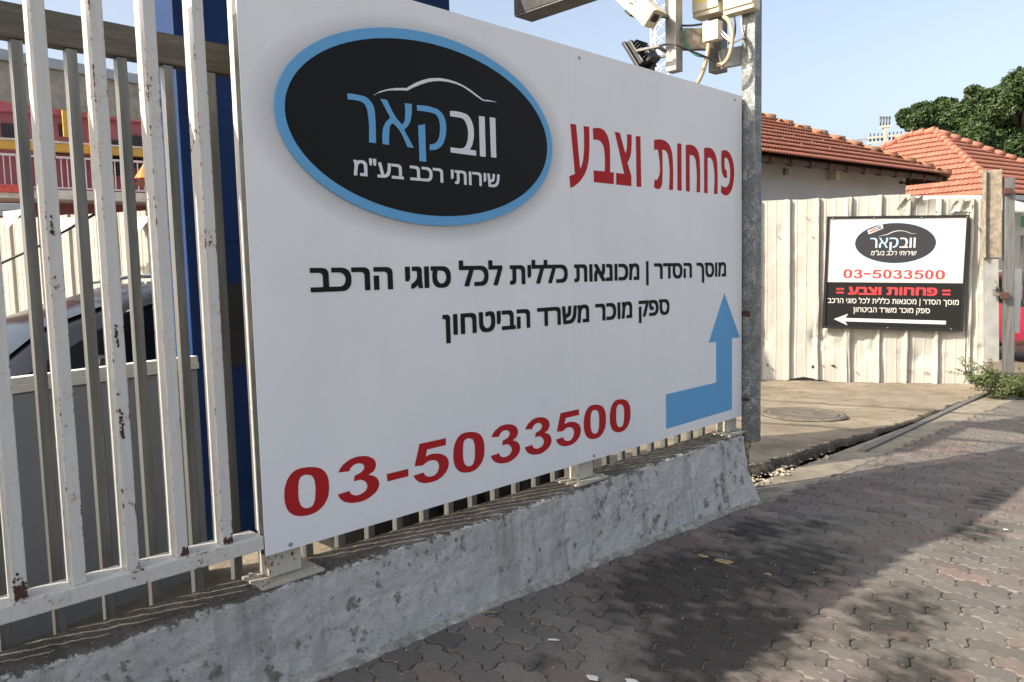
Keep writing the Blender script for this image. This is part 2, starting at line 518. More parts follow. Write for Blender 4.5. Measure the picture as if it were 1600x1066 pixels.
class MB:
    """Collects faces in world space; build() links them as one mesh object."""

    def __init__(s):
        s.v, s.f, s.mi, s.sm, s.tone = [], [], [], [], {}

    def vert(s, p):
        s.v.append(Vector(p))
        return len(s.v) - 1

    def face(s, idx, mi=0, smooth=False, tone=None):
        s.f.append(list(idx))
        s.mi.append(mi)
        s.sm.append(smooth)
        if tone is not None:
            s.tone[len(s.f) - 1] = tone

    def quad(s, a, b, c, d, mi=0):
        i = [s.vert(p) for p in (a, b, c, d)]
        s.face(i, mi)

    def obox(s, o, ax, ay, az, bev=0.0, mi=0):
        """box from corner o with edge vectors ax, ay, az; bev chamfers the edges"""
        o, ax, ay, az = Vector(o), Vector(ax), Vector(ay), Vector(az)
        if ax.cross(ay).dot(az) < 0:
            ax, ay = ay, ax
        bm = bmesh.new()
        vs = [bm.verts.new(o + ax * i + ay * j + az * k) for k in (0, 1) for j in (0, 1) for i in (0, 1)]
        for q in ((0, 2, 3, 1), (4, 5, 7, 6), (0, 1, 5, 4), (2, 6, 7, 3), (0, 4, 6, 2), (1, 3, 7, 5)):
            bm.faces.new([vs[k] for k in q])
        if bev > 0:
            bmesh.ops.bevel(bm, geom=bm.edges[:], offset=bev, segments=2, affect='EDGES', profile=0.6)
        s.take(bm, mi)
        return s

    def cbox(s, c, ax, ay, az, bev=0.0, mi=0):
        c, ax, ay, az = Vector(c), Vector(ax), Vector(ay), Vector(az)
        return s.obox(c - (ax + ay + az) / 2, ax, ay, az, bev, mi)

    def between(s, p, q, w, h, side=None, bev=0.0, mi=0):
        """rectangular bar from p to q, w wide and h tall"""
        p, q = Vector(p), Vector(q)
        t = (q - p)
        sd = Vector(side) if side else t.cross(UP)
        if sd.length < 1e-6:
            sd = Vector((1, 0, 0))
        sd = (sd - t * (sd.dot(t) / t.dot(t))).normalized()
        h2 = sd.cross(t).normalized()
        return s.obox(p - sd * w / 2 - h2 * h / 2, t, sd * w, h2 * h, bev, mi)

    def edge_strips(s, w):
        """faces narrower than w (the bevelled edges) get the second material"""
        for i, f in enumerate(s.f):
            P = [s.v[k] for k in f]
            e = sorted((a - b).length for a, b in zip(P, P[1:] + P[:1]))
            if len(f) == 4 and e[1] < w and e[-1] > .06:
                s.mi[i] = 1
        return s

    def take(s, bm, mi=0, smooth=False):
        bm.verts.index_update()
        b = len(s.v)
        s.v += [v.co.copy() for v in bm.verts]
        for f in bm.faces:
            s.face([b + v.index for v in f.verts], mi, smooth)
        bm.free()

    def tube(s, pts, r, n=8, mi=0, caps=True, smooth=True):
        pts = [Vector(p) for p in pts]
        rs = r if isinstance(r, (list, tuple)) else [r] * len(pts)
        rings = []
        ref = None
        for i, p in enumerate(pts):
            t = (pts[min(i + 1, len(pts) - 1)] - pts[max(i - 1, 0)]).normalized()
            if ref is None:
                ref = t.orthogonal().normalized()
            a = (ref - t * ref.dot(t))
            a = a.normalized() if a.length > 1e-6 else t.orthogonal().normalized()
            ref = a
            b = t.cross(a)
            rings.append([s.vert(p + (a * math.cos(2 * math.pi * k / n) + b * math.sin(2 * math.pi * k / n)) * rs[i]) for k in range(n)])
        for A, B in zip(rings, rings[1:]):
            for k in range(n):
                s.face([A[k], A[(k + 1) % n], B[(k + 1) % n], B[k]], mi, smooth)
        if caps:
            s.face(rings[0][::-1], mi)
            s.face(rings[-1], mi)
        return s

    def prism(s, poly, ax, ay, o, depth, mi=0):
        """closed outline (list of 2-d points) in the plane o + x*ax + y*ay, pushed out by vector depth"""
        o, ax, ay, depth = Vector(o), Vector(ax), Vector(ay), Vector(depth)
        A = [s.vert(o + ax * x + ay * y) for x, y in poly]
        B = [s.vert(o + ax * x + ay * y + depth) for x, y in poly]
        ar = sum(p[0] * q[1] - q[0] * p[1] for p, q in zip(poly, poly[1:] + poly[:1]))
        flip = (ar > 0) == (ax.cross(ay).dot(depth) > 0)
        if not flip:
            A, B = A[::-1], B[::-1]
        s.face(A[::-1], mi)
        s.face(B, mi)
        k = len(A)
        for i in range(k):
            s.face([A[i], A[(i + 1) % k], B[(i + 1) % k], B[i]], mi)
        return s

    def grid(s, fn, nu, nv, mi=0, smooth=True):
        base = len(s.v)
        for j in range(nv + 1):
            for i in range(nu + 1):
                s.v.append(Vector(fn(i, j)))
        for j in range(nv):
            for i in range(nu):
                a = base + j * (nu + 1) + i
                s.face([a, a + 1, a + nu + 2, a + nu + 1], mi, smooth)
        return base

    def build(s, name, mats, parent=None, origin=None):
        me = bpy.data.meshes.new(name)
        if not isinstance(mats, (list, tuple)):
            mats = [mats]
        if parent is not None:
            inv = parent["_m"].inverted() if False else PM[parent.name].inverted()
            if origin is not None:
                lo = inv @ Vector(origin)
            else:
                lo = Vector((0, 0, 0))
            vs = [inv @ v - lo for v in s.v]
        else:
            if origin is None:
                n_ = len(s.v)
                origin = Vector((sum(v.x for v in s.v) / n_, sum(v.y for v in s.v) / n_, min(v.z for v in s.v)))
            lo = Vector(origin)
            vs = [v - lo for v in s.v]
        me.from_pydata(vs, [], s.f)
        for mm in mats:
            me.materials.append(mm)
        me.polygons.foreach_set("material_index", s.mi)
        me.polygons.foreach_set("use_smooth", s.sm)
        if s.tone:
            at_ = me.color_attributes.new("tone", 'FLOAT_COLOR', 'CORNER')
            arr = []
            for pi, f in enumerate(s.f):
                t = s.tone.get(pi, (1, 1, 1))
                arr += [t[0], t[1], t[2], 1.0] * len(f)
            at_.data.foreach_set("color", arr)
        me.update()
        o = bpy.data.objects.new(name, me)
        COL.objects.link(o)
        o.location = lo
        if parent is not None:
            o.parent = parent
            PM[o.name] = PM[parent.name] @ Matrix.Translation(lo)
        else:
            PM[o.name] = Matrix.Translation(lo)
        return o


PM = {}


def thing(name, base, label, cat, rz=0.0, group=None):
    o = bpy.data.objects.new(name, None)
    o.empty_display_size = 0.1
    COL.objects.link(o)
    o.location = base
    o.rotation_euler = (0, 0, rz)
    PM[o.name] = Matrix.Translation(Vector(base)) @ Matrix.Rotation(rz, 4, 'Z')
    o["label"], o["category"] = label, cat
    if group:
        o["group"] = group
    return o


def tag(o, label, cat, group=None):
    o["label"], o["category"] = label, cat
    if group:
        o["group"] = group
    return o


def struct(o):
    o["kind"] = "structure"
    return o


def stuff(o, label, cat):
    o["label"], o["category"], o["kind"] = label, cat, "stuff"
    return o


def copy_part(src, parent, shift):
    """another of a thing's parts, moved by a vector in the parent's space (sub-parts come along)"""
    c = src.copy()
    COL.objects.link(c)
    c.parent = parent
    c.location = src.location + shift
    PM[c.name] = PM[parent.name] @ Matrix.Translation(c.location)
    for ch in src.children:
        k = ch.copy()
        COL.objects.link(k)
        k.parent = c
    return c


RZ = math.pi / 2 - TH            # yaw that turns local +X along D
NB = lambda p, s, k=0: mnoise.noise(Vector(p) * s + Vector((k * 7.1, k * 3.3, k * 5.7)))

# ------------------------------------------------------------------ ground
mb = MB()
mb.quad((-900, -900, -0.42), (900, -900, -0.42), (900, 900, -0.42), (-900, 900, -0.42))
struct(mb.build("ground", MT['ground']))

# bed under the pavers
mb = MB()
us = [-4 + i * 0.8 for i in range(24)]
for a, b in zip(us, us[1:]):
    mb.quad(G(a, -2.70, -0.0078), G(a, 9, -0.0078), G(b, 9, -0.0078), G(b, -2.70, -0.0078))
struct(mb.build("pavement_bed", MT['sand']))

# wavy interlocking pavers: blocks 222 x 111 mm, the long side across the pavement, every side an S
L_, W_ = 0.2225, 0.1112
C0, U0 = -2.62, 0.02


def wave(x, P, A):
    t = (x / P) % 1.0
    k = [(0, -1), (0.17, -1), (0.33, 1), (0.67, 1), (0.83, -1), (1, -1)]
    for (a, ya), (b, yb) in zip(k, k[1:]):
        if a <= t <= b:
            q = (t - a) / (b - a)
            q = q * q * (3 - 2 * q)
            return A * (ya + (yb - ya) * q)
    return -A


STAINS = [(3.2, -2.0, .60, .34, 1.1), (2.75, -1.55, .52, .30, 1.1), (3.7, -1.75, .55, .30, .9), (3.45, -1.15, .45, .25, .75),
          (4.5, -1.95, .3, .14, .6), (5.0, -1.2, .35, .16, .7), (2.95, -.9, .4, .2, .7), (4.15, -2.15, .35, .2, .8),
          (2.1, -1.95, .22, .10, .45), (5.9, -1.35, .5, .14, .55), (2.6, -.35, .5, .25, .35), (3.9, -.6, .5, .3, .35), (4.8, -.4, .6, .3, .25)]


def stain_at(u, c):
    s_ = 0
    for a, b, ra, rb, k in STAINS:
        q = ((u - a) / ra) ** 2 + ((c - b) / rb) ** 2
        if q < 4:
            s_ = max(s_, k * math.exp(-q * 1.1))
    return s_


mb = MB()
stain_v = []
AX, BX = 0.011, 0.0105
xs = [0, .013, .022, .034, .05, .061, .075, .089, .1, .111]
wr = random.Random(3)
STRIP = -2.44
for j in range(0, 92):
    for i in range(-1, 24):
        x0 = C0 + i * L_ + (L_ / 2 if j % 2 else 0)
        y0 = U0 + j * W_
        if x0 + L_ < -2.60 or x0 > 2.4:
            continue
        if y0 > 4.6 and x0 < STRIP - .03:
            continue
        if y0 > 7.5 and x0 > 1.2:
            continue
        ring = []
        nx = 12
        for k in range(nx + 1):
            x = L_ * k / nx
            ring.append((x + wave(0, W_, BX) * 0 + 0.0, wave(x, L_ / 2, AX)))
        ny = 6
        for k in range(1, ny):
            y = W_ * k / ny
            ring.append((L_ + 0.010 * math.sin(2 * math.pi * y / W_), y + wave(L_, L_ / 2, AX)))
        for k in range(nx, -1, -1):
            x = L_ * k / nx
            ring.append((x, W_ + wave(x, L_ / 2, AX)))
        for k in range(ny - 1, 0, -1):
            y = W_ * k / ny
            ring.append((0.010 * math.sin(2 * math.pi * y / W_), y + wave(0, L_ / 2, AX)))
        cx_, cy_ = L_ / 2, W_ / 2
        dz = wr.gauss(0, 0.0022) + 0.006 * NB((x0, y0, 0), 1.3)
        dz = max(-.0022, min(.006, dz))
        tx, ty = max(-.022, min(.022, wr.gauss(0, 0.010))), max(-.034, min(.034, wr.gauss(0, 0.016)))
        t_ = 1.0 + wr.gauss(0, 0.13)
        red = wr.random() < 0.12
        tone = (t_ * (1.1 if red else 1), t_ * (.93 if red else 1), t_ * (.92 if red else 1))
        st = stain_at(y0 + cy_, x0 + cx_)

        def ringpts(ins, drop):
            out = []
            for (px_, py_) in ring:
                dx, dy = px_ - cx_, py_ - cy_
                qx = dx - math.copysign(min(ins, abs(dx)), dx) if abs(dx) > cx_ * .86 else dx
                qy = dy - math.copysign(min(ins, abs(dy)), dy) if abs(dy) > cy_ * .55 else dy
                P = G(y0 + cy_ + qy, x0 + cx_ + qx, dz - drop + tx * qx + ty * qy)
                out.append(mb.vert(P))
                stain_v.append(1.25 * stain_at(y0 + cy_ + qy, x0 + cx_ + qx))
            return out
        r0 = ringpts(0.0018, 0.016)
        r1 = ringpts(0.0022, 0.0050)
        r2 = ringpts(0.0075, 0.0)
        k = len(ring)
        for a, b in ((r0, r1), (r1, r2)):
            for q in range(k):
                mb.face([a[q], a[(q + 1) % k], b[(q + 1) % k], b[q]], 0, False, tone)
        mid_ = mb.vert(G(y0 + cy_, x0 + cx_, dz + .0004))
        stain_v.append(st * .55)
        for q in range(k):
            mb.face([r2[q], r2[(q + 1) % k], mid_], 0, False, tone)
pav = mb.build("pavement", MT['paver'])
sa = pav.data.attributes.new("stain", 'FLOAT', 'POINT')
sa.data.foreach_set("value", stain_v)
struct(pav)

# the rest of the pavement beyond the laid area, one plain sheet a little lower
mb = MB()
for a, b in zip(us, us[1:]):
    mb.quad(G(a, 2.3, -0.006), G(a, 30, -0.006), G(b, 30, -0.006), G(b, 2.3, -0.006))
struct(mb.build("outer_pavement", MT['concrete']))

# concrete strip between pavers and driveway
mb = MB()
nu_ = 120


def strip_pt(i, j):
    u = 4.64 + i * 7.0 / nu_
    c = -2.72 + j * (0.36 + 0.03 * NB((u, 0, 0), 2.2)) / 8
    return G(u, c, -0.0055 * min(1, j / 4) + .002 + 0.002 * NB((u, c, 0), 6) - (0.03 if j == 0 else 0))


mb.grid(strip_pt, nu_, 8)
struct(mb.build("concrete_strip", MT['concrete']))

# driveway: asphalt sheet lying a few centimetres proud, with a broken edge
mb = MB()
nu_, nv_ = 260, 40


def edge_c(u):
    w = max(0.0, min(1.0, (7.6 - u) / 2.5))
    return -2.735 - 0.05 * w - (0.05 + .05 * w) * (NB((u, 0, 0), 3.1) + 0.6 * NB((u, 0, 0), 9.7) + .4 * NB((u, 4, 0), 27))


def lift(u):
    return 0.012 + 0.055 * max(0.0, min(1.0, (8.6 - u) / 2.4)) * max(0.25, min(1.0, (u - 4.4) / 1.2))


def drive_pt(i, j):
    u = 4.74 + i * 8.0 / nu_
    e = edge_c(u)
    t = j / nv_
    if j <= 3:
        c = e - 0.005 * j * j
        dz = lift(u) * (j / 3) ** 0.6
    else:
        tt = (j - 3) / (nv_ - 3)
        c = e - 0.045 - (tt ** 2.0) * 9.5
        dz = lift(u) * (1 - 0.4 * tt)
    rough = 0.010 * NB((u, c, 0), 18) * (1.6 if j < 8 else .5) + .012 * NB((u, c, 0), 2.6) * (0 if j < 6 else 1)
    return G(u, c, dz + (rough if j > 0 else -0.012))


mb.grid(drive_pt, nu_, nv_)
for fi in range(nu_ * 3):
    mb.mi[fi] = 1
struct(mb.build("driveway", [MT['asphalt'], MT['edge']]))
# yard behind the wall
mb = MB()
for a, b in ((-9, -4), (-4, 0), (0, 3), (3, 4.74)):
    mb.quad(G(a, -14, 0.03), G(a, -2.60, 0.03), G(b, -2.60, 0.03), G(b, -14, 0.03))
struct(mb.build("yard", MT['asphalt']))

# manhole in the driveway
mc = on_ground(1255, 646, 0.05)
th = thing("manhole_cover", mc, "round asphalt smeared manhole cover set in the sunlit driveway", "manhole")
mb = MB()
mc2 = Vector(mc)
prof = [(0, .004), (.10, .004), (.105, .007), (.125, .007), (.13, .004), (.34, .004), (.345, .007), (.365, .007), (.37, -.001), (.385, -.001), (.39, .006), (.43, .005), (.45, -.012)]
nn = 56
tilt = lambda p: p + UP * (-(GB) * ((p - mc2).dot(D)))
rings = []
for r_, h_ in prof:
    rings.append([mb.vert(tilt(mc2 + Vector((math.cos(2 * math.pi * k / nn) * max(r_, .001), math.sin(2 * math.pi * k / nn) * max(r_, .001), h_)))) for k in range(nn)])
for A, B in zip(rings, rings[1:]):
    for k in range(nn):
        mb.face([A[k], B[k], B[(k + 1) % nn], A[(k + 1) % nn]], 0, True)
mb.build("lid", MT['iron'], th)

# drain channel: a steel angle along the end of the concrete strip
p, q = on_ground(1345, 704, 0.006), on_ground(1546, 611, 0.006)
mb = MB()
mb.between(p, q, 0.06, 0.016, None, 0.003)
mb.between(p + N * 0.038, q + N * 0.038, 0.010, 0.022, None, 0.002)
tag(mb.build("drain_channel", MT['steel_dark']), "long steel drain rail along the broken driveway edge", "drain")

# rubble along the broken edge
rr = random.Random(11)
mb = MB()
for k in range(170):
    u = 4.75 + abs(rr.gauss(0, 0.9))
    c = -2.74 + rr.gauss(0.0, 0.055) + (0.05 if u < 5.3 else 0)
    if u > 8.5 or c > -2.48:
        continue
    s_ = rr.choice((.006, .008, .012, .018)) * rr.uniform(.6, 1.3)
    P = G(u, c, rr.uniform(0.002, 0.012) + (lift(u) if c < edge_c(u) - .02 else 0))
    bm = bmesh.new()
    bmesh.ops.create_icosphere(bm, subdivisions=1, radius=s_)
    for v in bm.verts:
        v.co = Vector((v.co.x * rr.uniform(.7, 1.3), v.co.y * rr.uniform(.7, 1.3), v.co.z * rr.uniform(.4, .8))) + P
    mb.take(bm)
stuff(mb.build("rubble", MT['rubble']), "pale crumbs of broken asphalt scattered along the driveway edge", "rubble")
mb = MB()
for k in range(420):
    u, c = rr.uniform(0.8, 8), -2.43 + abs(rr.gauss(0, .9)) * (1 if rr.random() < .6 else .12)
    if c > 1.2:
        continue
    s_ = rr.choice((.0015, .002, .003, .004))
    P = G(u, c, 0.004)
    bm = bmesh.new()
    bmesh.ops.create_icosphere(bm, subdivisions=1, radius=s_)
    for v in bm.verts:
        v.co = Vector((v.co.x * rr.uniform(.7, 1.5), v.co.y * rr.uniform(.7, 1.5), v.co.z * .6)) + P
    mb.take(bm)
stuff(mb.build("grit", MT['rubble']), "fine pale grit strewn over the pavers below the wall", "grit")


def stub(px, py, ln, az, mat_, name, label, cat, r=.004):
    P = on_ground(px, py, .008)
    d_ = Vector((math.sin(R(az)), math.cos(R(az)), 0))
    mb = MB()
    mb.tube([P - d_ * ln / 2, P + d_ * ln * .1 + UP * .001, P + d_ * ln / 2], r, 8)
    tag(mb.build(name, mat_), label, cat)


stub(865, 1000, .045, 100, MT['litter'], "cigarette_butt", "white cigarette butt on the reddish pavers", "litter")
stub(766, 957, .06, 92, MT['tan_leaf'], "twig", "short brown twig at the foot of the whitewashed wall", "twig")


def flat_bit(px, py, r_, mat_, name, label, cat, seed):
    P = on_ground(px, py, .009)
    q = random.Random(seed)
    mb = MB()
    pts = []
    for k in range(11):
        a = 2 * math.pi * k / 11
        rr_ = r_ * q.uniform(.55, 1.15)
        pts.append((math.cos(a) * rr_, math.sin(a) * rr_ * .6))
    ring0 = [mb.vert(P + N * x + D * y + UP * q.uniform(-.001, .003)) for x, y in pts]
    ring1 = [mb.vert(P + N * x * .9 + D * y * .9 + UP * .005) for x, y in pts]
    for k in range(11):
        mb.face([ring0[k], ring0[(k + 1) % 11], ring1[(k + 1) % 11], ring1[k]])
    mb.face(ring1)
    tag(mb.build(name, mat_), label, cat)


flat_bit(1131, 878, .055, MT['tan_leaf'], "dry_leaf", "dry tan leaf on the dark oil stain near the wall", "leaf", 1)
flat_bit(1098, 869, .03, MT['tan_leaf'], "dry_leaf", "small dry leaf between the wall and the larger dry leaf", "leaf", 2)
flat_bit(1200, 898, .022, MT['tan_leaf'], "dry_leaf", "small dry leaf to the right of the larger dry leaf", "leaf", 3)
flat_bit(928, 1060, .03, MT['litter'], "paper_scrap", "smaller torn white paper scrap on the pavers at the bottom edge", "litter", 4)
flat_bit(988, 1068, .036, MT['litter'], "paper_scrap", "larger torn white paper scrap on the pavers at the bottom edge", "litter", 5)
flat_bit(1571, 828, .013, MT['litter'], "paper_scrap", "tiny white paper scrap on the sunlit pavers", "litter", 6)
flat_bit(986, 856, .03, MT['rusty'], "dirt_clod", "dark clod of dirt at the foot of the wall", "dirt", 7)

# ------------------------------------------------------------------ low wall
wall = thing("low_wall", G(2.4, -2.55), "low whitewashed concrete wall with peeling paint under the big sign", "wall", RZ)
CF, CB, ZT = -2.497, -2.690, 0.408
UE = 4.66


def wall_front(u, z):
    g = zg(u)
    t = max(0.0, min(1.0, (z - g) / (ZT - g)))
    c = CF + 0.030 * (1 - t) ** 2
    fl = max(0.0, (u - 3.95) / 0.75)
    c += 0.055 * fl * (1 - t) ** 1.6 * min(fl, 1.3)
    # sagging courses of old render
    c += 0.008 * NB((u, z, 0), 3.4) + 0.0065 * NB((u * .8, z, 0), 13, 1) + 0.0042 * NB((u, z, 0), 37, 2)
    for uc, hw in ((2.86, .004), (4.02, .004), (0.2, .004)):
        if abs(u - uc + .004 * NB((u, z, 0), 12)) < hw and z < .33 + .1 * NB((uc, 0, 0), 1):
            c -= 0.010
    zc = g + 0.21 + 0.02 * NB((u, 0, 0), 2.1) + .006 * NB((u, 3, 0), 15)
    c -= 0.006 * math.exp(-((z - zc) / 0.007) ** 2) * (0.35 + .65 * max(0, NB((u, 7, 0), 1.9)))
    return c


mb = MB()
nu_, nz_ = 700, 44
ua, ub = -3.2, UE


def fpt(i, j):
    u = ua + (ub - ua) * i / nu_
    z0 = zg(u) - 0.03
    top = ZT - 0.012 + 0.006 * NB((u, 1, 0), 4) + .003 * NB((u, 1, 0), 25)
    z = z0 + (top - z0) * j / nz_
    c = wall_front(u, z)
    e = max(0.0, (u - (UE - .10)) / .10)
    return SP(u + e * (0.10 * (1 - j / nz_) ** 1.3), c - 0.0 * e, z)


mb.grid(fpt, nu_, nz_)
nf = nu_ * nz_


def tpt(i, j):
    u = ua + (ub - ua) * i / nu_
    f0 = fpt(i, nz_)
    t = j / 14
    c = (f0.dot(N)) * (1 - t) + (CB + .006 * NB((u, 9, 0), 6)) * t
    z = f0.z + 0.014 * min(1, j / 2.2) - 0.004 * abs(NB((u, c, 0), 9)) + 0.003 * NB((u, c, 0), 35)
    return SP(f0.dot(D), c, z)


top_w = [max(0.0, (j / nz_ - .88) / .12) * .45 for j in range(nz_ + 1) for i in range(nu_ + 1)]
b0 = mb.grid(tpt, nu_, 14)
top_w += [min(1.0, .45 + j * .13) for j in range(15) for i in range(nu_ + 1)]
# back and end faces
for a, b in ((ua, 1.5), (1.5, ub)):
    mb.quad(SP(b, CB, -.2), SP(a, CB, -.2), SP(a, CB, ZT), SP(b, CB, ZT))


def ept(i, j):
    t = i / 14
    f0 = fpt(nu_, j)
    c = f0.dot(N) * (1 - t) + CB * t
    bulge = .02 * math.sin(math.pi * min(1, t)) * (1 - j / nz_)
    return SP(f0.dot(D) + bulge + .012 * NB((c, f0.z, 0), 9) * min(1, t * 3), c, f0.z + (0.012 * t if j == nz_ else 0))


mb.grid(ept, 14, nz_)
wb_ = mb.build("wall_body", MT['wash'], wall)
ta = wb_.data.attributes.new("topside", 'FLOAT', 'POINT')
ta.data.foreach_set("value", top_w + [0.0] * (len(mb.v) - len(top_w)))
mb = MB()


def foot_pt(i, j):
    u = ua + (ub + .12 - ua) * i / 300
    w = max(.006, 0.040 + 0.034 * NB((u, 0, 5), 2.4) + .018 * NB((u, 0, 5), 11))
    t = j / 5
    cb_ = wall_front(min(u, UE), zg(u) + .02)
    e = max(0.0, (u - UE) / .12)
    return G(u, cb_ - 0.006 + w * t * (1 - .5 * e) - e * 0.03, 0.022 * (1 - t) ** .7 + .004 + .004 * NB((u, t, 0), 20) - (0.016 if j == 5 else 0))


mb.grid(foot_pt, 300, 5)
mb.build("footing", MT['footing'], wall)

# ------------------------------------------------------------------ white steel fence on the wall
fence = thing("steel_fence", SP(2.9, -2.566, .41), "white painted steel bar fence with rust spots on top of the low wall", "fence", RZ)
mb = MB()
mb.obox(SP(-3.1, -2.635, .548), D * 4.383, N * .105, UP * .05, .004)
mb.edge_strips(.012)
mb.build("rail", [MT['rail_paint'], MT['edge_paint']], fence)
mb = MB()
mb.obox(SP(.365, -2.618, .598), D * .0385, N * .073, UP * 1.875, .0035)
mb.edge_strips(.012)
bar0 = mb.build("bar", [MT['bar_paint'], MT['edge_paint']], fence)
for k in [q for q in range(-21, 7) if q]:
    # the first bar stands at u = 0.36; the others follow every 15.6 cm
    copy_part(bar0, fence, Vector((k * .155, 0, 0)))
# rusted feet of some of the bars, and a few long rust runs
sc_ = random.Random(5)


def rust_patch(u0, u1, z0, spread, n_, name="rust_scab"):
    mb = MB()
    for k in range(n_):
        zc = z0 + spread * abs(sc_.gauss(0, .5))
        P = SP(u0 + (u1 - u0) * sc_.random(), -2.5446 + .0004 * sc_.random(), zc)
        r_ = sc_.uniform(.0015, .006)
        poly = [(math.cos(q * .9) * r_ * sc_.uniform(.4, 1.1), math.sin(q * .9) * r_ * sc_.uniform(.5, 1.5)) for q in range(7)]
        mb.prism(poly, D, UP, P, N * .0012)
    mb.build(name, MT['rusty'], fence)


rust_patch(.524, .556, .603, .055, 110)
rust_patch(.998, 1.022, .602, .03, 50)
rust_patch(1.145, 1.175, .602, .018, 44)
rust_patch(.838, .846, 1.02, .14, 34, "rust_run")
rust_patch(.842, .848, 1.30, .10, 16, "rust_run")
rust_patch(.686, .692, 1.64, .09, 14, "rust_run")
for (u0, u1) in ((1.322, 1.447), (3.05, 3.178), (4.60, 4.70)):
    mb = MB()
    mb.obox(SP(u0, -2.66, .422), D * (u1 - u0), N * .092, UP * 2.12, .004)
    po = mb.build("post", MT['post_paint'], fence)
    mb = MB()
    uc = (u0 + u1) / 2
    mb.obox(SP(uc - .125, -2.675, .408), D * .25, N * .165, UP * .012, .003)
    for su in (-1, 1):
        for sv in (0, 1):
            mb.tube([SP(uc + su * .1, -2.65 + sv * .115, .418), SP(uc + su * .1, -2.65 + sv * .115, .430)], .008, 6)
    pb = mb.build("base_plate", MT['plate'], fence)

# ------------------------------------------------------------------ galvanised sliding gate behind it
gate = thing("sliding_gate", G(2.0, -2.79, 0.03), "grey galvanised steel sliding gate with a thick top beam behind the white bars", "gate", RZ)
mb = MB()
mb.obox(SP(-3.2, -2.82, 2.245), D * 7.9, N * .06, UP * .105, .006)
mb.build("top_beam", MT['beam'], gate)
mb = MB()
mb.obox(SP(-3.2, -2.82, .10), D * 7.9, N * .06, UP * .07, .006)
mb.build("bottom_beam", MT['beam'], gate)
mb = MB()
mb.obox(SP(-1.14, -2.800, .171), D * .033, N * .034, UP * 2.073, .003)
gb0 = mb.build("bar", MT['galv'], gate)
for k in [q for q in range(-13, 39) if q]:
    copy_part(gb0, gate, Vector((k * .1512, 0, 0)))

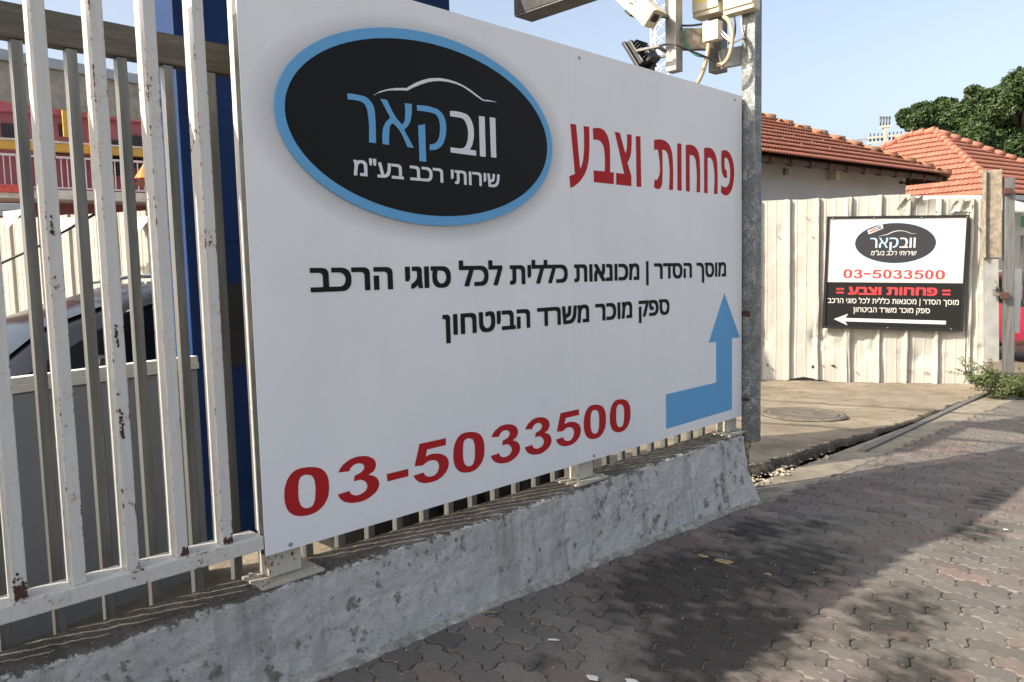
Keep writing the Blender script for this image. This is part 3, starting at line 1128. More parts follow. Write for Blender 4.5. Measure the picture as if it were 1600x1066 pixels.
# ------------------------------------------------------------------ lettering
GL = {
 'resh': [[[1702,2185],[1714,2186],[1725,2186],[1736,2187],[1747,2187],[1758,2186],[1763,2186],[1769,2186],[1774,2185],[1779,2185],[1784,2184],[1788,2182],[1792,2181],[1796,2179],[1799,2176],[1803,2174],[1806,2171],[1809,2168],[1812,2165],[1815,2161],[1817,2157],[1819,2154],[1821,2150],[1822,2146],[1823,2142],[1824,2138],[1825,2134],[1825,2130],[1825,2126],[1825,2122],[1825,2118],[1826,2098],[1826,2077],[1826,2057],[1825,2036],[1825,2015],[1792,2014],[1793,2035],[1794,2056],[1795,2077],[1794,2098],[1792,2119],[1791,2123],[1791,2126],[1790,2130],[1790,2133],[1789,2136],[1788,2139],[1787,2143],[1785,2146],[1784,2149],[1782,2151],[1780,2154],[1778,2156],[1776,2158],[1773,2159],[1770,2161],[1767,2162],[1764,2163],[1761,2163],[1758,2164],[1754,2164],[1744,2165],[1734,2165],[1724,2165],[1714,2164],[1704,2163]]],
 'alef': [[[1852,2186],[1885,2186],[1894,2169],[1904,2152],[1915,2136],[1927,2122],[1941,2110],[1944,2107],[1946,2105],[1949,2103],[1951,2101],[1954,2101],[1956,2102],[1959,2104],[1961,2107],[1963,2110],[1965,2112],[1967,2117],[1968,2121],[1969,2126],[1970,2131],[1970,2136],[1971,2146],[1972,2156],[1972,2165],[1971,2175],[1971,2185],[2006,2187],[2006,2179],[2006,2171],[2005,2164],[2005,2156],[2004,2148],[2003,2143],[2002,2138],[2001,2134],[1999,2129],[1998,2124],[1996,2119],[1993,2114],[1990,2108],[1987,2104],[1983,2099],[1980,2095],[1976,2091],[1972,2088],[1968,2085],[1963,2081],[2009,2014],[1976,2014],[1968,2032],[1958,2050],[1948,2066],[1936,2080],[1921,2092],[1918,2094],[1916,2095],[1913,2097],[1911,2098],[1908,2099],[1906,2098],[1903,2096],[1900,2094],[1898,2092],[1896,2089],[1894,2085],[1892,2080],[1892,2075],[1891,2070],[1890,2066],[1889,2055],[1888,2045],[1887,2035],[1887,2025],[1887,2014],[1856,2014],[1855,2022],[1855,2031],[1855,2040],[1855,2048],[1856,2057],[1857,2061],[1858,2065],[1859,2069],[1860,2074],[1861,2078],[1863,2082],[1866,2086],[1868,2090],[1871,2094],[1873,2098],[1877,2103],[1882,2107],[1887,2111],[1892,2116],[1897,2120]]],
 'qof': [[[2032,2186],[2049,2187],[2066,2189],[2082,2189],[2099,2189],[2115,2187],[2122,2186],[2128,2186],[2135,2185],[2141,2183],[2147,2181],[2152,2178],[2157,2175],[2162,2171],[2167,2167],[2171,2162],[2174,2158],[2177,2153],[2179,2147],[2181,2142],[2183,2136],[2184,2130],[2184,2124],[2184,2118],[2184,2112],[2184,2106],[2183,2098],[2182,2091],[2181,2084],[2179,2078],[2177,2071],[2174,2064],[2171,2058],[2168,2051],[2164,2045],[2159,2040],[2155,2035],[2150,2031],[2144,2027],[2138,2024],[2132,2021],[2128,2020],[2123,2018],[2118,2017],[2113,2016],[2108,2015],[2104,2015],[2101,2014],[2097,2014],[2094,2014],[2090,2014],[2092,2036],[2096,2037],[2101,2037],[2105,2038],[2109,2039],[2113,2041],[2117,2042],[2121,2044],[2125,2047],[2128,2049],[2132,2052],[2135,2057],[2138,2061],[2141,2066],[2143,2071],[2145,2077],[2146,2082],[2148,2088],[2149,2093],[2149,2099],[2150,2105],[2150,2110],[2150,2115],[2150,2119],[2150,2124],[2149,2129],[2148,2133],[2147,2138],[2146,2142],[2144,2146],[2142,2150],[2140,2152],[2137,2155],[2134,2158],[2131,2160],[2128,2162],[2124,2163],[2120,2164],[2115,2164],[2111,2165],[2106,2165],[2092,2166],[2077,2166],[2062,2166],[2047,2165],[2032,2164]]],
 'qof_stem': [[[2035,2106],[2071,2115],[2071,1964],[2036,1964]]],
 'bet': [[[2208,2185],[2222,2187],[2235,2188],[2249,2188],[2263,2188],[2276,2187],[2282,2186],[2287,2186],[2293,2185],[2299,2184],[2304,2182],[2309,2179],[2314,2176],[2319,2172],[2323,2167],[2327,2163],[2330,2158],[2333,2152],[2335,2147],[2337,2141],[2339,2135],[2340,2130],[2341,2124],[2341,2118],[2341,2113],[2341,2107],[2341,2100],[2340,2094],[2339,2087],[2337,2081],[2336,2075],[2334,2070],[2333,2066],[2331,2061],[2329,2057],[2327,2053],[2325,2049],[2322,2046],[2319,2043],[2316,2040],[2313,2036],[2351,2035],[2351,2013],[2205,2014],[2204,2035],[2214,2035],[2224,2035],[2233,2035],[2243,2035],[2253,2035],[2257,2036],[2262,2036],[2266,2036],[2270,2037],[2274,2038],[2278,2040],[2282,2043],[2286,2045],[2289,2048],[2292,2051],[2295,2055],[2297,2060],[2299,2065],[2301,2069],[2303,2074],[2304,2080],[2305,2086],[2306,2092],[2307,2098],[2307,2103],[2307,2108],[2307,2113],[2306,2118],[2305,2123],[2304,2128],[2303,2132],[2301,2136],[2299,2140],[2297,2144],[2295,2148],[2293,2151],[2290,2154],[2286,2157],[2283,2160],[2279,2162],[2275,2163],[2271,2163],[2267,2164],[2262,2164],[2258,2164],[2248,2164],[2238,2164],[2228,2164],[2218,2164],[2208,2163]]],
 'vav1': [[[2373,2185],[2408,2186],[2408,2013],[2373,2013]]],
 'vav2': [[[2438,2188],[2473,2188],[2473,2015],[2440,2015]]],
 'car': [[[1818,2193],[1824,2197],[1831,2201],[1837,2205],[1843,2209],[1850,2213],[1857,2216],[1865,2219],[1873,2222],[1880,2225],[1888,2227],[1897,2230],[1905,2232],[1914,2234],[1922,2236],[1931,2238],[1941,2240],[1951,2241],[1961,2243],[1971,2244],[1981,2245],[1991,2251],[2000,2257],[2010,2262],[2019,2268],[2029,2273],[2040,2278],[2051,2283],[2062,2288],[2073,2292],[2085,2296],[2096,2300],[2107,2303],[2118,2305],[2129,2307],[2141,2309],[2150,2311],[2160,2312],[2169,2312],[2179,2313],[2189,2313],[2199,2313],[2210,2313],[2221,2312],[2231,2311],[2242,2310],[2252,2309],[2262,2307],[2272,2305],[2281,2303],[2291,2301],[2301,2298],[2311,2295],[2321,2292],[2331,2288],[2341,2284],[2350,2280],[2360,2276],[2369,2272],[2378,2268],[2387,2265],[2392,2263],[2397,2261],[2403,2259],[2408,2258],[2413,2258],[2415,2258],[2418,2259],[2420,2259],[2423,2260],[2425,2261],[2488,2259],[2421,2254],[2418,2254],[2416,2253],[2413,2253],[2410,2253],[2408,2253],[2401,2254],[2395,2255],[2389,2257],[2383,2259],[2377,2261],[2367,2265],[2358,2268],[2349,2272],[2340,2276],[2331,2279],[2322,2282],[2313,2286],[2304,2289],[2295,2292],[2286,2295],[2276,2297],[2266,2298],[2256,2300],[2247,2301],[2237,2302],[2227,2302],[2217,2303],[2208,2303],[2198,2303],[2188,2302],[2179,2302],[2169,2301],[2159,2300],[2150,2299],[2140,2297],[2131,2295],[2121,2293],[2112,2290],[2103,2288],[2093,2285],[2083,2281],[2073,2277],[2062,2273],[2052,2269],[2042,2264],[2031,2259],[2019,2254],[2008,2248],[1997,2242],[1985,2236],[1974,2235],[1963,2234],[1953,2233],[1942,2231],[1931,2229],[1922,2228],[1914,2227],[1905,2225],[1896,2224],[1888,2222],[1880,2219],[1872,2217],[1865,2214],[1857,2211],[1850,2208],[1843,2206],[1837,2203],[1831,2199],[1824,2196]]],
 'r_ayin': [[[2996,2226],[3040,2227],[3066,2014],[3070,2019],[3073,2023],[3077,2028],[3080,2034],[3083,2039],[3086,2047],[3089,2055],[3091,2064],[3092,2072],[3094,2081],[3098,2110],[3100,2139],[3100,2168],[3100,2197],[3098,2226],[3142,2228],[3143,2206],[3143,2183],[3143,2160],[3143,2138],[3141,2115],[3140,2104],[3139,2093],[3138,2082],[3136,2071],[3134,2061],[3131,2051],[3128,2041],[3125,2031],[3120,2021],[3116,2012],[3110,2002],[3104,1993],[3097,1984],[3089,1976],[3081,1968],[3073,1960],[3065,1953],[3056,1947],[3048,1941],[3038,1935],[3029,1930],[3019,1925],[3009,1921],[2998,1917],[2988,1913],[2981,1971],[3025,1985]]],
 'r_bet': [[[3171,2223],[3180,2225],[3190,2227],[3199,2229],[3208,2230],[3218,2231],[3226,2231],[3234,2231],[3242,2230],[3250,2228],[3257,2226],[3265,2223],[3273,2218],[3280,2212],[3286,2206],[3292,2200],[3297,2192],[3301,2183],[3304,2174],[3307,2165],[3309,2155],[3311,2145],[3312,2134],[3312,2123],[3312,2111],[3312,2100],[3312,2083],[3312,2066],[3311,2049],[3311,2032],[3310,2015],[3342,2015],[3340,1954],[3173,1955],[3173,2014],[3264,2015],[3266,2034],[3267,2053],[3268,2071],[3267,2090],[3265,2108],[3263,2116],[3262,2123],[3261,2131],[3259,2138],[3255,2144],[3252,2149],[3247,2154],[3242,2158],[3237,2162],[3231,2165],[3226,2167],[3220,2168],[3214,2169],[3208,2170],[3202,2170],[3196,2170],[3191,2169],[3186,2168],[3181,2167],[3175,2166]]],
 'r_tsadi': [[[3354,2226],[3398,2226],[3446,2122],[3448,2126],[3450,2131],[3452,2135],[3454,2140],[3456,2145],[3457,2151],[3459,2157],[3459,2164],[3460,2170],[3461,2177],[3461,2186],[3462,2196],[3461,2206],[3461,2216],[3461,2226],[3503,2227],[3503,2212],[3503,2198],[3503,2184],[3502,2169],[3500,2155],[3499,2147],[3498,2139],[3496,2131],[3494,2124],[3492,2116],[3488,2108],[3482,2099],[3476,2091],[3470,2084],[3463,2076],[3497,2009],[3496,1954],[3361,1954],[3361,2015],[3432,2015]]],
 'r_vav': [[[3541,2225],[3584,2226],[3587,1955],[3543,1954]]],
 'r_tav': [[[3713,2222],[3726,2224],[3739,2226],[3753,2228],[3766,2230],[3780,2230],[3789,2230],[3799,2230],[3809,2230],[3818,2228],[3828,2226],[3837,2223],[3846,2219],[3854,2215],[3863,2210],[3870,2204],[3876,2197],[3882,2189],[3886,2180],[3891,2171],[3894,2162],[3896,2154],[3897,2145],[3898,2136],[3899,2127],[3900,2119],[3902,2086],[3903,2054],[3902,2022],[3901,1989],[3899,1957],[3857,1956],[3861,1989],[3864,2023],[3865,2057],[3863,2089],[3857,2122],[3855,2129],[3853,2137],[3851,2145],[3849,2152],[3845,2158],[3841,2162],[3836,2165],[3831,2169],[3826,2171],[3821,2174],[3816,2175],[3810,2175],[3805,2175],[3799,2175],[3793,2174],[3794,2143],[3795,2111],[3795,2079],[3795,2048],[3792,2016],[3792,2009],[3792,2002],[3791,1995],[3790,1989],[3788,1982],[3786,1977],[3782,1972],[3779,1967],[3774,1963],[3770,1960],[3765,1957],[3760,1956],[3755,1954],[3749,1953],[3744,1953],[3736,1953],[3729,1955],[3722,1957],[3715,1960],[3707,1963],[3715,2006],[3719,2004],[3723,2003],[3728,2002],[3731,2002],[3735,2002],[3737,2003],[3739,2005],[3741,2006],[3743,2008],[3745,2010],[3762,2033],[3769,2063],[3767,2097],[3759,2134],[3749,2172],[3712,2167]]],
 'r_vav2': [[[3946,2226],[3990,2228],[3990,1958],[3945,1957]]],
 'r_het1': [[[4036,2225],[4046,2227],[4056,2228],[4065,2230],[4075,2231],[4085,2231],[4095,2232],[4104,2231],[4113,2231],[4123,2229],[4131,2227],[4140,2223],[4149,2219],[4157,2214],[4165,2208],[4171,2201],[4176,2195],[4180,2187],[4183,2180],[4186,2172],[4188,2164],[4190,2156],[4191,2147],[4191,2139],[4192,2130],[4192,2122],[4194,2089],[4194,2057],[4194,2024],[4193,1992],[4192,1959],[4151,1959],[4153,1991],[4155,2023],[4156,2055],[4154,2087],[4149,2118],[4148,2125],[4147,2133],[4145,2140],[4143,2147],[4140,2153],[4136,2157],[4132,2161],[4128,2165],[4123,2168],[4118,2170],[4110,2172],[4103,2173],[4095,2172],[4086,2171],[4078,2170],[4078,1957],[4035,1958]]],
 'r_het2': [[[4239,2227],[4248,2229],[4257,2231],[4266,2232],[4275,2233],[4283,2234],[4293,2234],[4302,2234],[4312,2234],[4321,2232],[4330,2230],[4338,2227],[4347,2222],[4355,2217],[4363,2211],[4369,2205],[4374,2198],[4379,2191],[4383,2183],[4386,2175],[4389,2167],[4391,2158],[4392,2150],[4393,2141],[4394,2132],[4395,2123],[4397,2091],[4398,2058],[4398,2026],[4397,1993],[4396,1960],[4351,1959],[4355,1994],[4359,2028],[4359,2062],[4357,2095],[4349,2127],[4347,2133],[4345,2140],[4343,2147],[4340,2153],[4336,2158],[4333,2162],[4329,2166],[4324,2169],[4320,2171],[4315,2173],[4309,2175],[4302,2176],[4295,2175],[4288,2174],[4280,2173],[4279,1958],[4238,1959]]],
 'r_pe': [[[4444,2229],[4454,2231],[4465,2234],[4475,2236],[4485,2237],[4496,2238],[4505,2237],[4514,2236],[4523,2234],[4532,2231],[4540,2228],[4549,2222],[4557,2215],[4565,2207],[4572,2199],[4578,2190],[4584,2181],[4589,2171],[4593,2160],[4596,2150],[4599,2139],[4601,2129],[4602,2118],[4602,2108],[4601,2097],[4601,2086],[4599,2074],[4597,2061],[4594,2049],[4590,2037],[4585,2025],[4581,2016],[4575,2006],[4569,1997],[4562,1989],[4555,1982],[4547,1975],[4537,1969],[4527,1964],[4517,1961],[4507,1958],[4499,1957],[4490,1958],[4482,1958],[4474,1960],[4466,1962],[4459,1964],[4454,1966],[4448,1969],[4442,1972],[4436,1975],[4442,2020],[4448,2017],[4454,2014],[4460,2012],[4467,2010],[4473,2008],[4480,2008],[4488,2008],[4496,2009],[4503,2010],[4510,2013],[4516,2016],[4522,2021],[4528,2026],[4533,2031],[4537,2037],[4542,2045],[4545,2054],[4547,2064],[4549,2073],[4551,2083],[4551,2093],[4552,2104],[4551,2114],[4550,2125],[4548,2135],[4546,2143],[4543,2150],[4540,2158],[4537,2165],[4533,2171],[4528,2176],[4524,2180],[4519,2184],[4513,2188],[4507,2190],[4503,2191],[4499,2191],[4494,2191],[4490,2190],[4485,2189],[4483,2179],[4482,2168],[4481,2158],[4482,2148],[4484,2137],[4484,2133],[4485,2129],[4487,2124],[4488,2121],[4491,2118],[4494,2117],[4497,2116],[4500,2116],[4504,2116],[4507,2116],[4515,2069],[4507,2068],[4500,2066],[4493,2065],[4487,2066],[4480,2067],[4474,2070],[4468,2074],[4463,2079],[4458,2085],[4454,2091],[4450,2099],[4447,2107],[4445,2116],[4444,2125],[4442,2134],[4440,2153],[4440,2172],[4441,2190],[4442,2209]]],
 'd0': [[[1370,730],[1370,736],[1371,743],[1372,749],[1374,755],[1376,761],[1378,767],[1381,773],[1384,779],[1388,784],[1392,789],[1396,794],[1401,798],[1407,802],[1413,805],[1419,808],[1425,809],[1432,810],[1440,811],[1447,811],[1454,810],[1463,810],[1472,809],[1480,808],[1489,806],[1497,804],[1503,802],[1509,800],[1515,798],[1520,795],[1526,792],[1530,788],[1535,784],[1539,779],[1543,774],[1546,768],[1549,763],[1551,757],[1552,751],[1554,745],[1554,739],[1555,734],[1555,728],[1555,722],[1555,717],[1555,711],[1554,705],[1553,699],[1552,693],[1551,688],[1549,682],[1547,677],[1544,672],[1541,667],[1538,662],[1534,658],[1530,653],[1525,649],[1519,645],[1514,642],[1508,639],[1502,636],[1495,634],[1488,632],[1481,631],[1474,630],[1466,630],[1457,630],[1448,631],[1439,632],[1430,634],[1423,636],[1417,638],[1410,641],[1404,644],[1398,648],[1394,652],[1389,656],[1385,661],[1381,667],[1378,672],[1376,678],[1374,683],[1373,689],[1371,695],[1370,701],[1370,707],[1369,713],[1369,718],[1369,724]],[[1426,731],[1427,736],[1427,742],[1427,747],[1428,752],[1429,757],[1430,762],[1431,766],[1433,770],[1435,774],[1438,777],[1440,779],[1443,780],[1446,781],[1449,782],[1453,783],[1456,783],[1459,783],[1462,782],[1466,781],[1469,781],[1472,779],[1476,778],[1479,777],[1482,775],[1485,773],[1487,770],[1489,767],[1491,764],[1492,761],[1493,757],[1495,753],[1495,749],[1496,744],[1496,739],[1497,735],[1497,729],[1497,724],[1497,719],[1496,713],[1496,708],[1495,702],[1495,696],[1494,690],[1493,684],[1492,679],[1490,675],[1488,671],[1486,668],[1484,664],[1481,662],[1478,660],[1476,659],[1473,658],[1470,657],[1467,657],[1464,657],[1461,657],[1458,658],[1455,658],[1452,659],[1449,660],[1446,662],[1443,664],[1440,666],[1438,668],[1435,671],[1434,674],[1432,677],[1431,681],[1430,685],[1428,689],[1427,693],[1427,698],[1426,702],[1426,707],[1426,712],[1426,717],[1426,721],[1426,726]]],
 'd3': [[[1595,763],[1598,767],[1601,771],[1603,775],[1606,779],[1610,782],[1615,787],[1621,791],[1627,794],[1633,797],[1640,800],[1647,803],[1654,805],[1661,806],[1669,807],[1676,808],[1684,808],[1692,808],[1700,807],[1708,806],[1716,805],[1722,803],[1728,802],[1734,800],[1740,797],[1746,794],[1750,792],[1754,789],[1758,785],[1761,782],[1764,778],[1766,775],[1767,772],[1768,768],[1769,765],[1769,761],[1769,757],[1768,753],[1766,749],[1764,745],[1762,742],[1758,737],[1752,734],[1745,731],[1738,728],[1731,726],[1736,725],[1741,723],[1746,722],[1751,720],[1756,717],[1760,715],[1764,712],[1768,709],[1771,706],[1774,702],[1776,698],[1778,695],[1779,691],[1780,687],[1781,683],[1781,679],[1780,674],[1778,669],[1776,665],[1774,661],[1770,656],[1765,652],[1760,648],[1754,645],[1749,642],[1742,639],[1735,636],[1728,634],[1721,632],[1714,630],[1707,629],[1699,628],[1692,628],[1685,628],[1677,629],[1671,629],[1664,630],[1657,631],[1651,632],[1644,634],[1638,636],[1633,638],[1627,640],[1621,642],[1616,645],[1612,648],[1608,651],[1605,654],[1601,658],[1598,661],[1596,665],[1594,668],[1592,671],[1591,675],[1589,679],[1642,682],[1643,679],[1644,677],[1645,674],[1646,672],[1648,670],[1650,668],[1653,665],[1656,664],[1659,662],[1662,661],[1666,659],[1670,658],[1674,658],[1678,657],[1682,657],[1687,657],[1692,658],[1696,659],[1701,660],[1706,662],[1709,663],[1712,665],[1715,667],[1718,670],[1720,673],[1722,675],[1723,678],[1724,682],[1724,685],[1724,688],[1723,691],[1721,695],[1719,698],[1717,701],[1714,703],[1712,706],[1708,708],[1705,710],[1701,711],[1698,713],[1691,715],[1684,715],[1677,715],[1669,715],[1662,714],[1668,737],[1672,737],[1676,738],[1681,739],[1685,740],[1689,741],[1693,742],[1697,743],[1700,745],[1704,747],[1706,749],[1709,751],[1710,754],[1712,756],[1713,759],[1714,762],[1713,764],[1712,767],[1711,769],[1709,772],[1708,774],[1705,775],[1702,777],[1699,778],[1696,779],[1693,780],[1689,781],[1684,781],[1680,781],[1676,781],[1671,780],[1668,779],[1664,778],[1661,776],[1657,774],[1655,772],[1652,770],[1650,767],[1648,764],[1646,761],[1645,758]]],
 'd5': [[[1989,805],[2133,805],[2132,775],[2028,774],[2020,746],[2026,747],[2031,748],[2037,749],[2043,750],[2049,751],[2055,751],[2062,750],[2068,750],[2074,749],[2081,748],[2087,746],[2093,745],[2100,743],[2106,740],[2112,737],[2117,735],[2122,732],[2127,728],[2132,725],[2136,721],[2138,716],[2141,712],[2143,707],[2144,702],[2145,697],[2145,691],[2144,686],[2142,680],[2140,675],[2138,670],[2134,665],[2130,660],[2126,656],[2121,652],[2116,649],[2110,645],[2104,642],[2097,639],[2091,637],[2084,635],[2076,633],[2068,632],[2060,631],[2052,631],[2044,631],[2036,631],[2028,632],[2021,632],[2013,634],[2005,635],[2000,637],[1994,639],[1989,641],[1984,643],[1979,646],[1975,649],[1971,652],[1967,655],[1964,658],[1961,662],[1959,665],[1957,668],[1955,671],[1953,674],[1951,678],[2005,681],[2007,679],[2008,676],[2009,673],[2011,671],[2013,668],[2016,666],[2019,663],[2023,661],[2027,660],[2031,658],[2036,657],[2042,656],[2047,656],[2052,656],[2057,656],[2061,657],[2065,658],[2070,660],[2074,662],[2077,665],[2080,667],[2083,671],[2085,675],[2087,679],[2088,683],[2089,686],[2090,690],[2090,694],[2089,698],[2088,701],[2087,705],[2085,708],[2083,711],[2080,714],[2077,716],[2074,718],[2070,720],[2066,721],[2062,722],[2058,723],[2053,724],[2048,724],[2042,724],[2037,724],[2032,723],[2026,721],[2020,719],[2014,717],[2009,714],[2003,711],[1959,716]]],
 'dash': [[[1820,712],[1929,712],[1928,681],[1822,681]]],
 'arrow': [[[4478,1345],[4675,1048],[4574,1049],[4571,584],[3811,576],[3811,780],[4375,784],[4376,1042],[4285,1043]]],
}



def tess(loops):
    from mathutils.geometry import tessellate_polygon
    vs = [[Vector((p[0], p[1], 0)) for p in lp] for lp in loops]
    flat = [v for lp in vs for v in lp]
    return flat, tessellate_polygon(vs)


def add_loops(mb, loops, fn, mi=0):
    flat, tris = tess(loops)
    b = len(mb.v)
    for v in flat:
        mb.v.append(Vector(fn(v.x, v.y)))
    for t in tris:
        a, b_, c = [b + i for i in t]
        nrm = (mb.v[b_] - mb.v[a]).cross(mb.v[c] - mb.v[a])
        mb.face([a, b_, c] if nrm.dot(FACE_N) > 0 else [a, c, b_], mi)


FACE_N = N
_txt = {}


def text_geo(s, weight):
    """flat letters of a line of text, set right to left when it is Hebrew: (verts, faces, reference height)"""
    key = (s, weight)
    if key in _txt:
        return _txt[key]

    def loops_of(body):
        cu = bpy.data.curves.new("t", 'FONT')
        cu.body = body
        cu.size = 1.0
        cu.resolution_u = 5
        cu.fill_mode = 'NONE'
        ob = bpy.data.objects.new("t", cu)
        COL.objects.link(ob)
        dg = bpy.context.evaluated_depsgraph_get()
        dg.update()
        me = bpy.data.meshes.new_from_object(ob.evaluated_get(dg))
        co = [v.co.copy() for v in me.vertices]
        nb = {}
        for e in me.edges:
            i, j = e.vertices
            nb.setdefault(i, []).append(j)
            nb.setdefault(j, []).append(i)
        seen, loops = set(), []
        for i in nb:
            if i in seen:
                continue
            lp, cur, prv = [], i, None
            while cur not in seen:
                seen.add(cur)
                lp.append(cur)
                nx = [k for k in nb[cur] if k not in seen]
                if not nx:
                    break
                # keep the first step forward along the stored edge order
                cur = nx[0] if len(nx) == 1 else (min(nx) if len(lp) == 1 else nx[0])
            if len(lp) > 2:
                loops.append([(co[k].x, co[k].y) for k in lp])
        bpy.data.objects.remove(ob, do_unlink=True)
        bpy.data.curves.remove(cu)
        bpy.data.meshes.remove(me)
        return loops

    def inside(p, lp):
        r = False
        for (x0, y0), (x1, y1) in zip(lp, lp[1:] + lp[:1]):
            if (y0 > p[1]) != (y1 > p[1]) and p[0] < (x1 - x0) * (p[1] - y0) / (y1 - y0) + x0:
                r = not r
        return r

    def mesh_of(body):
        loops = loops_of(body)
        hole = {}
        for i, l in enumerate(loops):
            for j, m_ in enumerate(loops):
                if i != j and all(inside(p, m_) for p in l):
                    hole[i] = j
        vs, fs = [], []
        for i, l in enumerate(loops):
            if i in hole:
                continue
            grp = [l] + [loops[h] for h in hole if hole[h] == i]
            flat, tris = tess(grp)
            b_ = len(vs)
            lift_ = (i % 3) * .00004
            vs += [Vector((v.x, v.y, lift_)) for v in flat]
            fs += [[b_ + k for k in t] for t in tris]
        return vs, fs
    heb = any('\u0590' <= ch <= '\u05ff' for ch in s)
    vs, fs = mesh_of(s[::-1] if heb else s)
    rv, _ = mesh_of('\u05d4' if heb else '0')
    zs = [v.y for v in rv]
    _txt[key] = (vs, fs, min(zs), max(zs))
    return _txt[key]


def add_text(mb, s, u0, u1, z0, z1, fn, weight=0.018, slant=0.0, mi=0):
    """line of text fitted between u0 and u1, its plain letters standing from z0 to z1;
    weight thickens the strokes with slightly shifted layers of the same letters"""
    vs, fs, ra, rb = text_geo(s, 0.0)
    xa, xb = min(v.x for v in vs) - weight, max(v.x for v in vs) + weight
    ra, rb = ra - weight * .8, rb + weight * .8
    kx, kz = (u1 - u0) / (xb - xa), (z1 - z0) / (rb - ra)
    lay = [(0, 0)]
    if weight > 0:
        lay += [(math.cos(a * math.pi / 4) * weight, math.sin(a * math.pi / 4) * weight * .8) for a in range(8)]
        lay += [(sx * weight, sy * weight * .8) for sx in (-1, 1) for sy in (-1, 1)]
    for li, (ox_, oz_) in enumerate(lay):
        b = len(mb.v)
        for v in vs:
            z = z0 + (v.y + oz_ - ra) * kz
            mb.v.append(Vector(fn(u0 + (v.x + ox_ - xa) * kx + slant * (z - z0), z)) + FACE_N * (li * .00012 + v.z))
        for f in fs:
            i = [b + k for k in f]
            nrm = (mb.v[i[1]] - mb.v[i[0]]).cross(mb.v[i[2]] - mb.v[i[0]])
            mb.face(i if nrm.dot(FACE_N) > 0 else i[::-1], mi)


def ell(cx_, cz_, a, b, n=96):
    return [(cx_ + a * math.cos(2 * math.pi * k / n), cz_ + b * math.sin(2 * math.pi * k / n)) for k in range(n)]


T_NAME = "\u05d5\u05d5\u05d1\u05e7\u05d0\u05e8"
T_SUB = "\u05e9\u05d9\u05e8\u05d5\u05ea\u05d9 \u05e8\u05db\u05d1 \u05d1\u05e2\"\u05de"
T_L1 = "\u05de\u05d5\u05e1\u05da \u05d4\u05e1\u05d3\u05e8 | \u05de\u05db\u05d5\u05e0\u05d0\u05d5\u05ea \u05db\u05dc\u05dc\u05d9\u05ea \u05dc\u05db\u05dc \u05e1\u05d5\u05d2\u05d9 \u05d4\u05e8\u05db\u05d1"
T_L2 = "\u05e1\u05e4\u05e7 \u05de\u05d5\u05db\u05e8 \u05de\u05e9\u05e8\u05d3 \u05d4\u05d1\u05d9\u05d8\u05d7\u05d5\u05df"
T_RED = "\u05e4\u05d7\u05d7\u05d5\u05ea \u05d5\u05e6\u05d1\u05e2"

# ------------------------------------------------------------------ the big sign
CS = -2.53
SU0, SU1, SZ0, SZ1, SEAM = 1.286, 4.700, 0.521, 2.598, 2.998
sign = thing("garage_sign", SP(3.0, CS - .02, SZ0), "big white garage sign with a black oval logo, red lettering and blue arrow", "sign", RZ)


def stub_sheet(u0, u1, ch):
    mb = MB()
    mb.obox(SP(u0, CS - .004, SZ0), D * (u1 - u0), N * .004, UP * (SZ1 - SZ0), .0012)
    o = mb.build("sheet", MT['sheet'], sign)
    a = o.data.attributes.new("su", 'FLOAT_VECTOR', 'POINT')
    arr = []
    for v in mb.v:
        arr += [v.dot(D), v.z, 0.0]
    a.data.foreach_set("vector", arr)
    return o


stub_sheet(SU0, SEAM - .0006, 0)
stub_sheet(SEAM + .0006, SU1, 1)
mb = MB()
e_ = .0345
mb.obox(SP(SU0 + .001, CS - .0045 - e_, SZ0 + .001), D * .03, N * e_, UP * (SZ1 - SZ0 - .002), .002)
mb.obox(SP(SU1 - .031, CS - .0045 - e_, SZ0 + .001), D * .03, N * e_, UP * (SZ1 - SZ0 - .002), .002)
for z in (SZ0 + .001, (SZ0 + SZ1) / 2, SZ1 - .031):
    mb.obox(SP(SU0 + .032, CS - .0045 - e_, z), D * (SU1 - SU0 - .064), N * e_, UP * .03, .002)
mb.build("frame", MT['steel_dark'], sign)

OC, OZ = 2.128, 2.095
mb = MB()
o_ = ell(OC, OZ, .7235, .388)
mb.prism(o_, D, UP, N * (CS + .0002), N * .0075)
oval = mb.build("oval_plaque", MT['ink_blue'], sign)
mb = MB()
mb.prism(ell(OC, OZ, .6860, .348), D, UP, N * (CS + .0075), N * .0012)
mb.build("oval_face", MT['ink_oval'], oval)
CL = CS + .0096
fnL = lambda x, z: SP(x / 1000, CL, z / 1000)
fnT = lambda x, z: SP(x, CL, z)
mb = MB()
for g in ('resh', 'alef', 'qof', 'qof_stem'):
    add_loops(mb, GL[g], fnL)
mb.build("logo_lettering", MT['ink_blue'], oval)
mb = MB()
for g in ('bet', 'vav1', 'vav2', 'car'):
    add_loops(mb, GL[g], fnL)
mb.build("logo_lettering", MT['ink_white'], oval)
mb = MB()
add_text(mb, T_SUB, 1.716, 2.489, 1.8845, 1.9425, fnT, .022)
mb.build("logo_caption", MT['ink_white'], oval)
CR = CS + .0007
fnR = lambda x, z: SP(x / 1000, CR, z / 1000)
fnS = lambda x, z: SP(x, CR, z)
mb = MB()
for g in GL:
    if g.startswith('r_'):
        add_loops(mb, GL[g], fnR)
mb.build("red_heading", MT['ink_red'], sign)
mb = MB()


def digit(mb, g, left, fn=None, x0=None):
    base = {'d0': 1369, 'd3': 1589, 'd5': 1951, 'dash': 1820}[g]
    add_loops(mb, GL[g], lambda x, z: SP((x - base) / 1000 + left, CR, z / 1000))


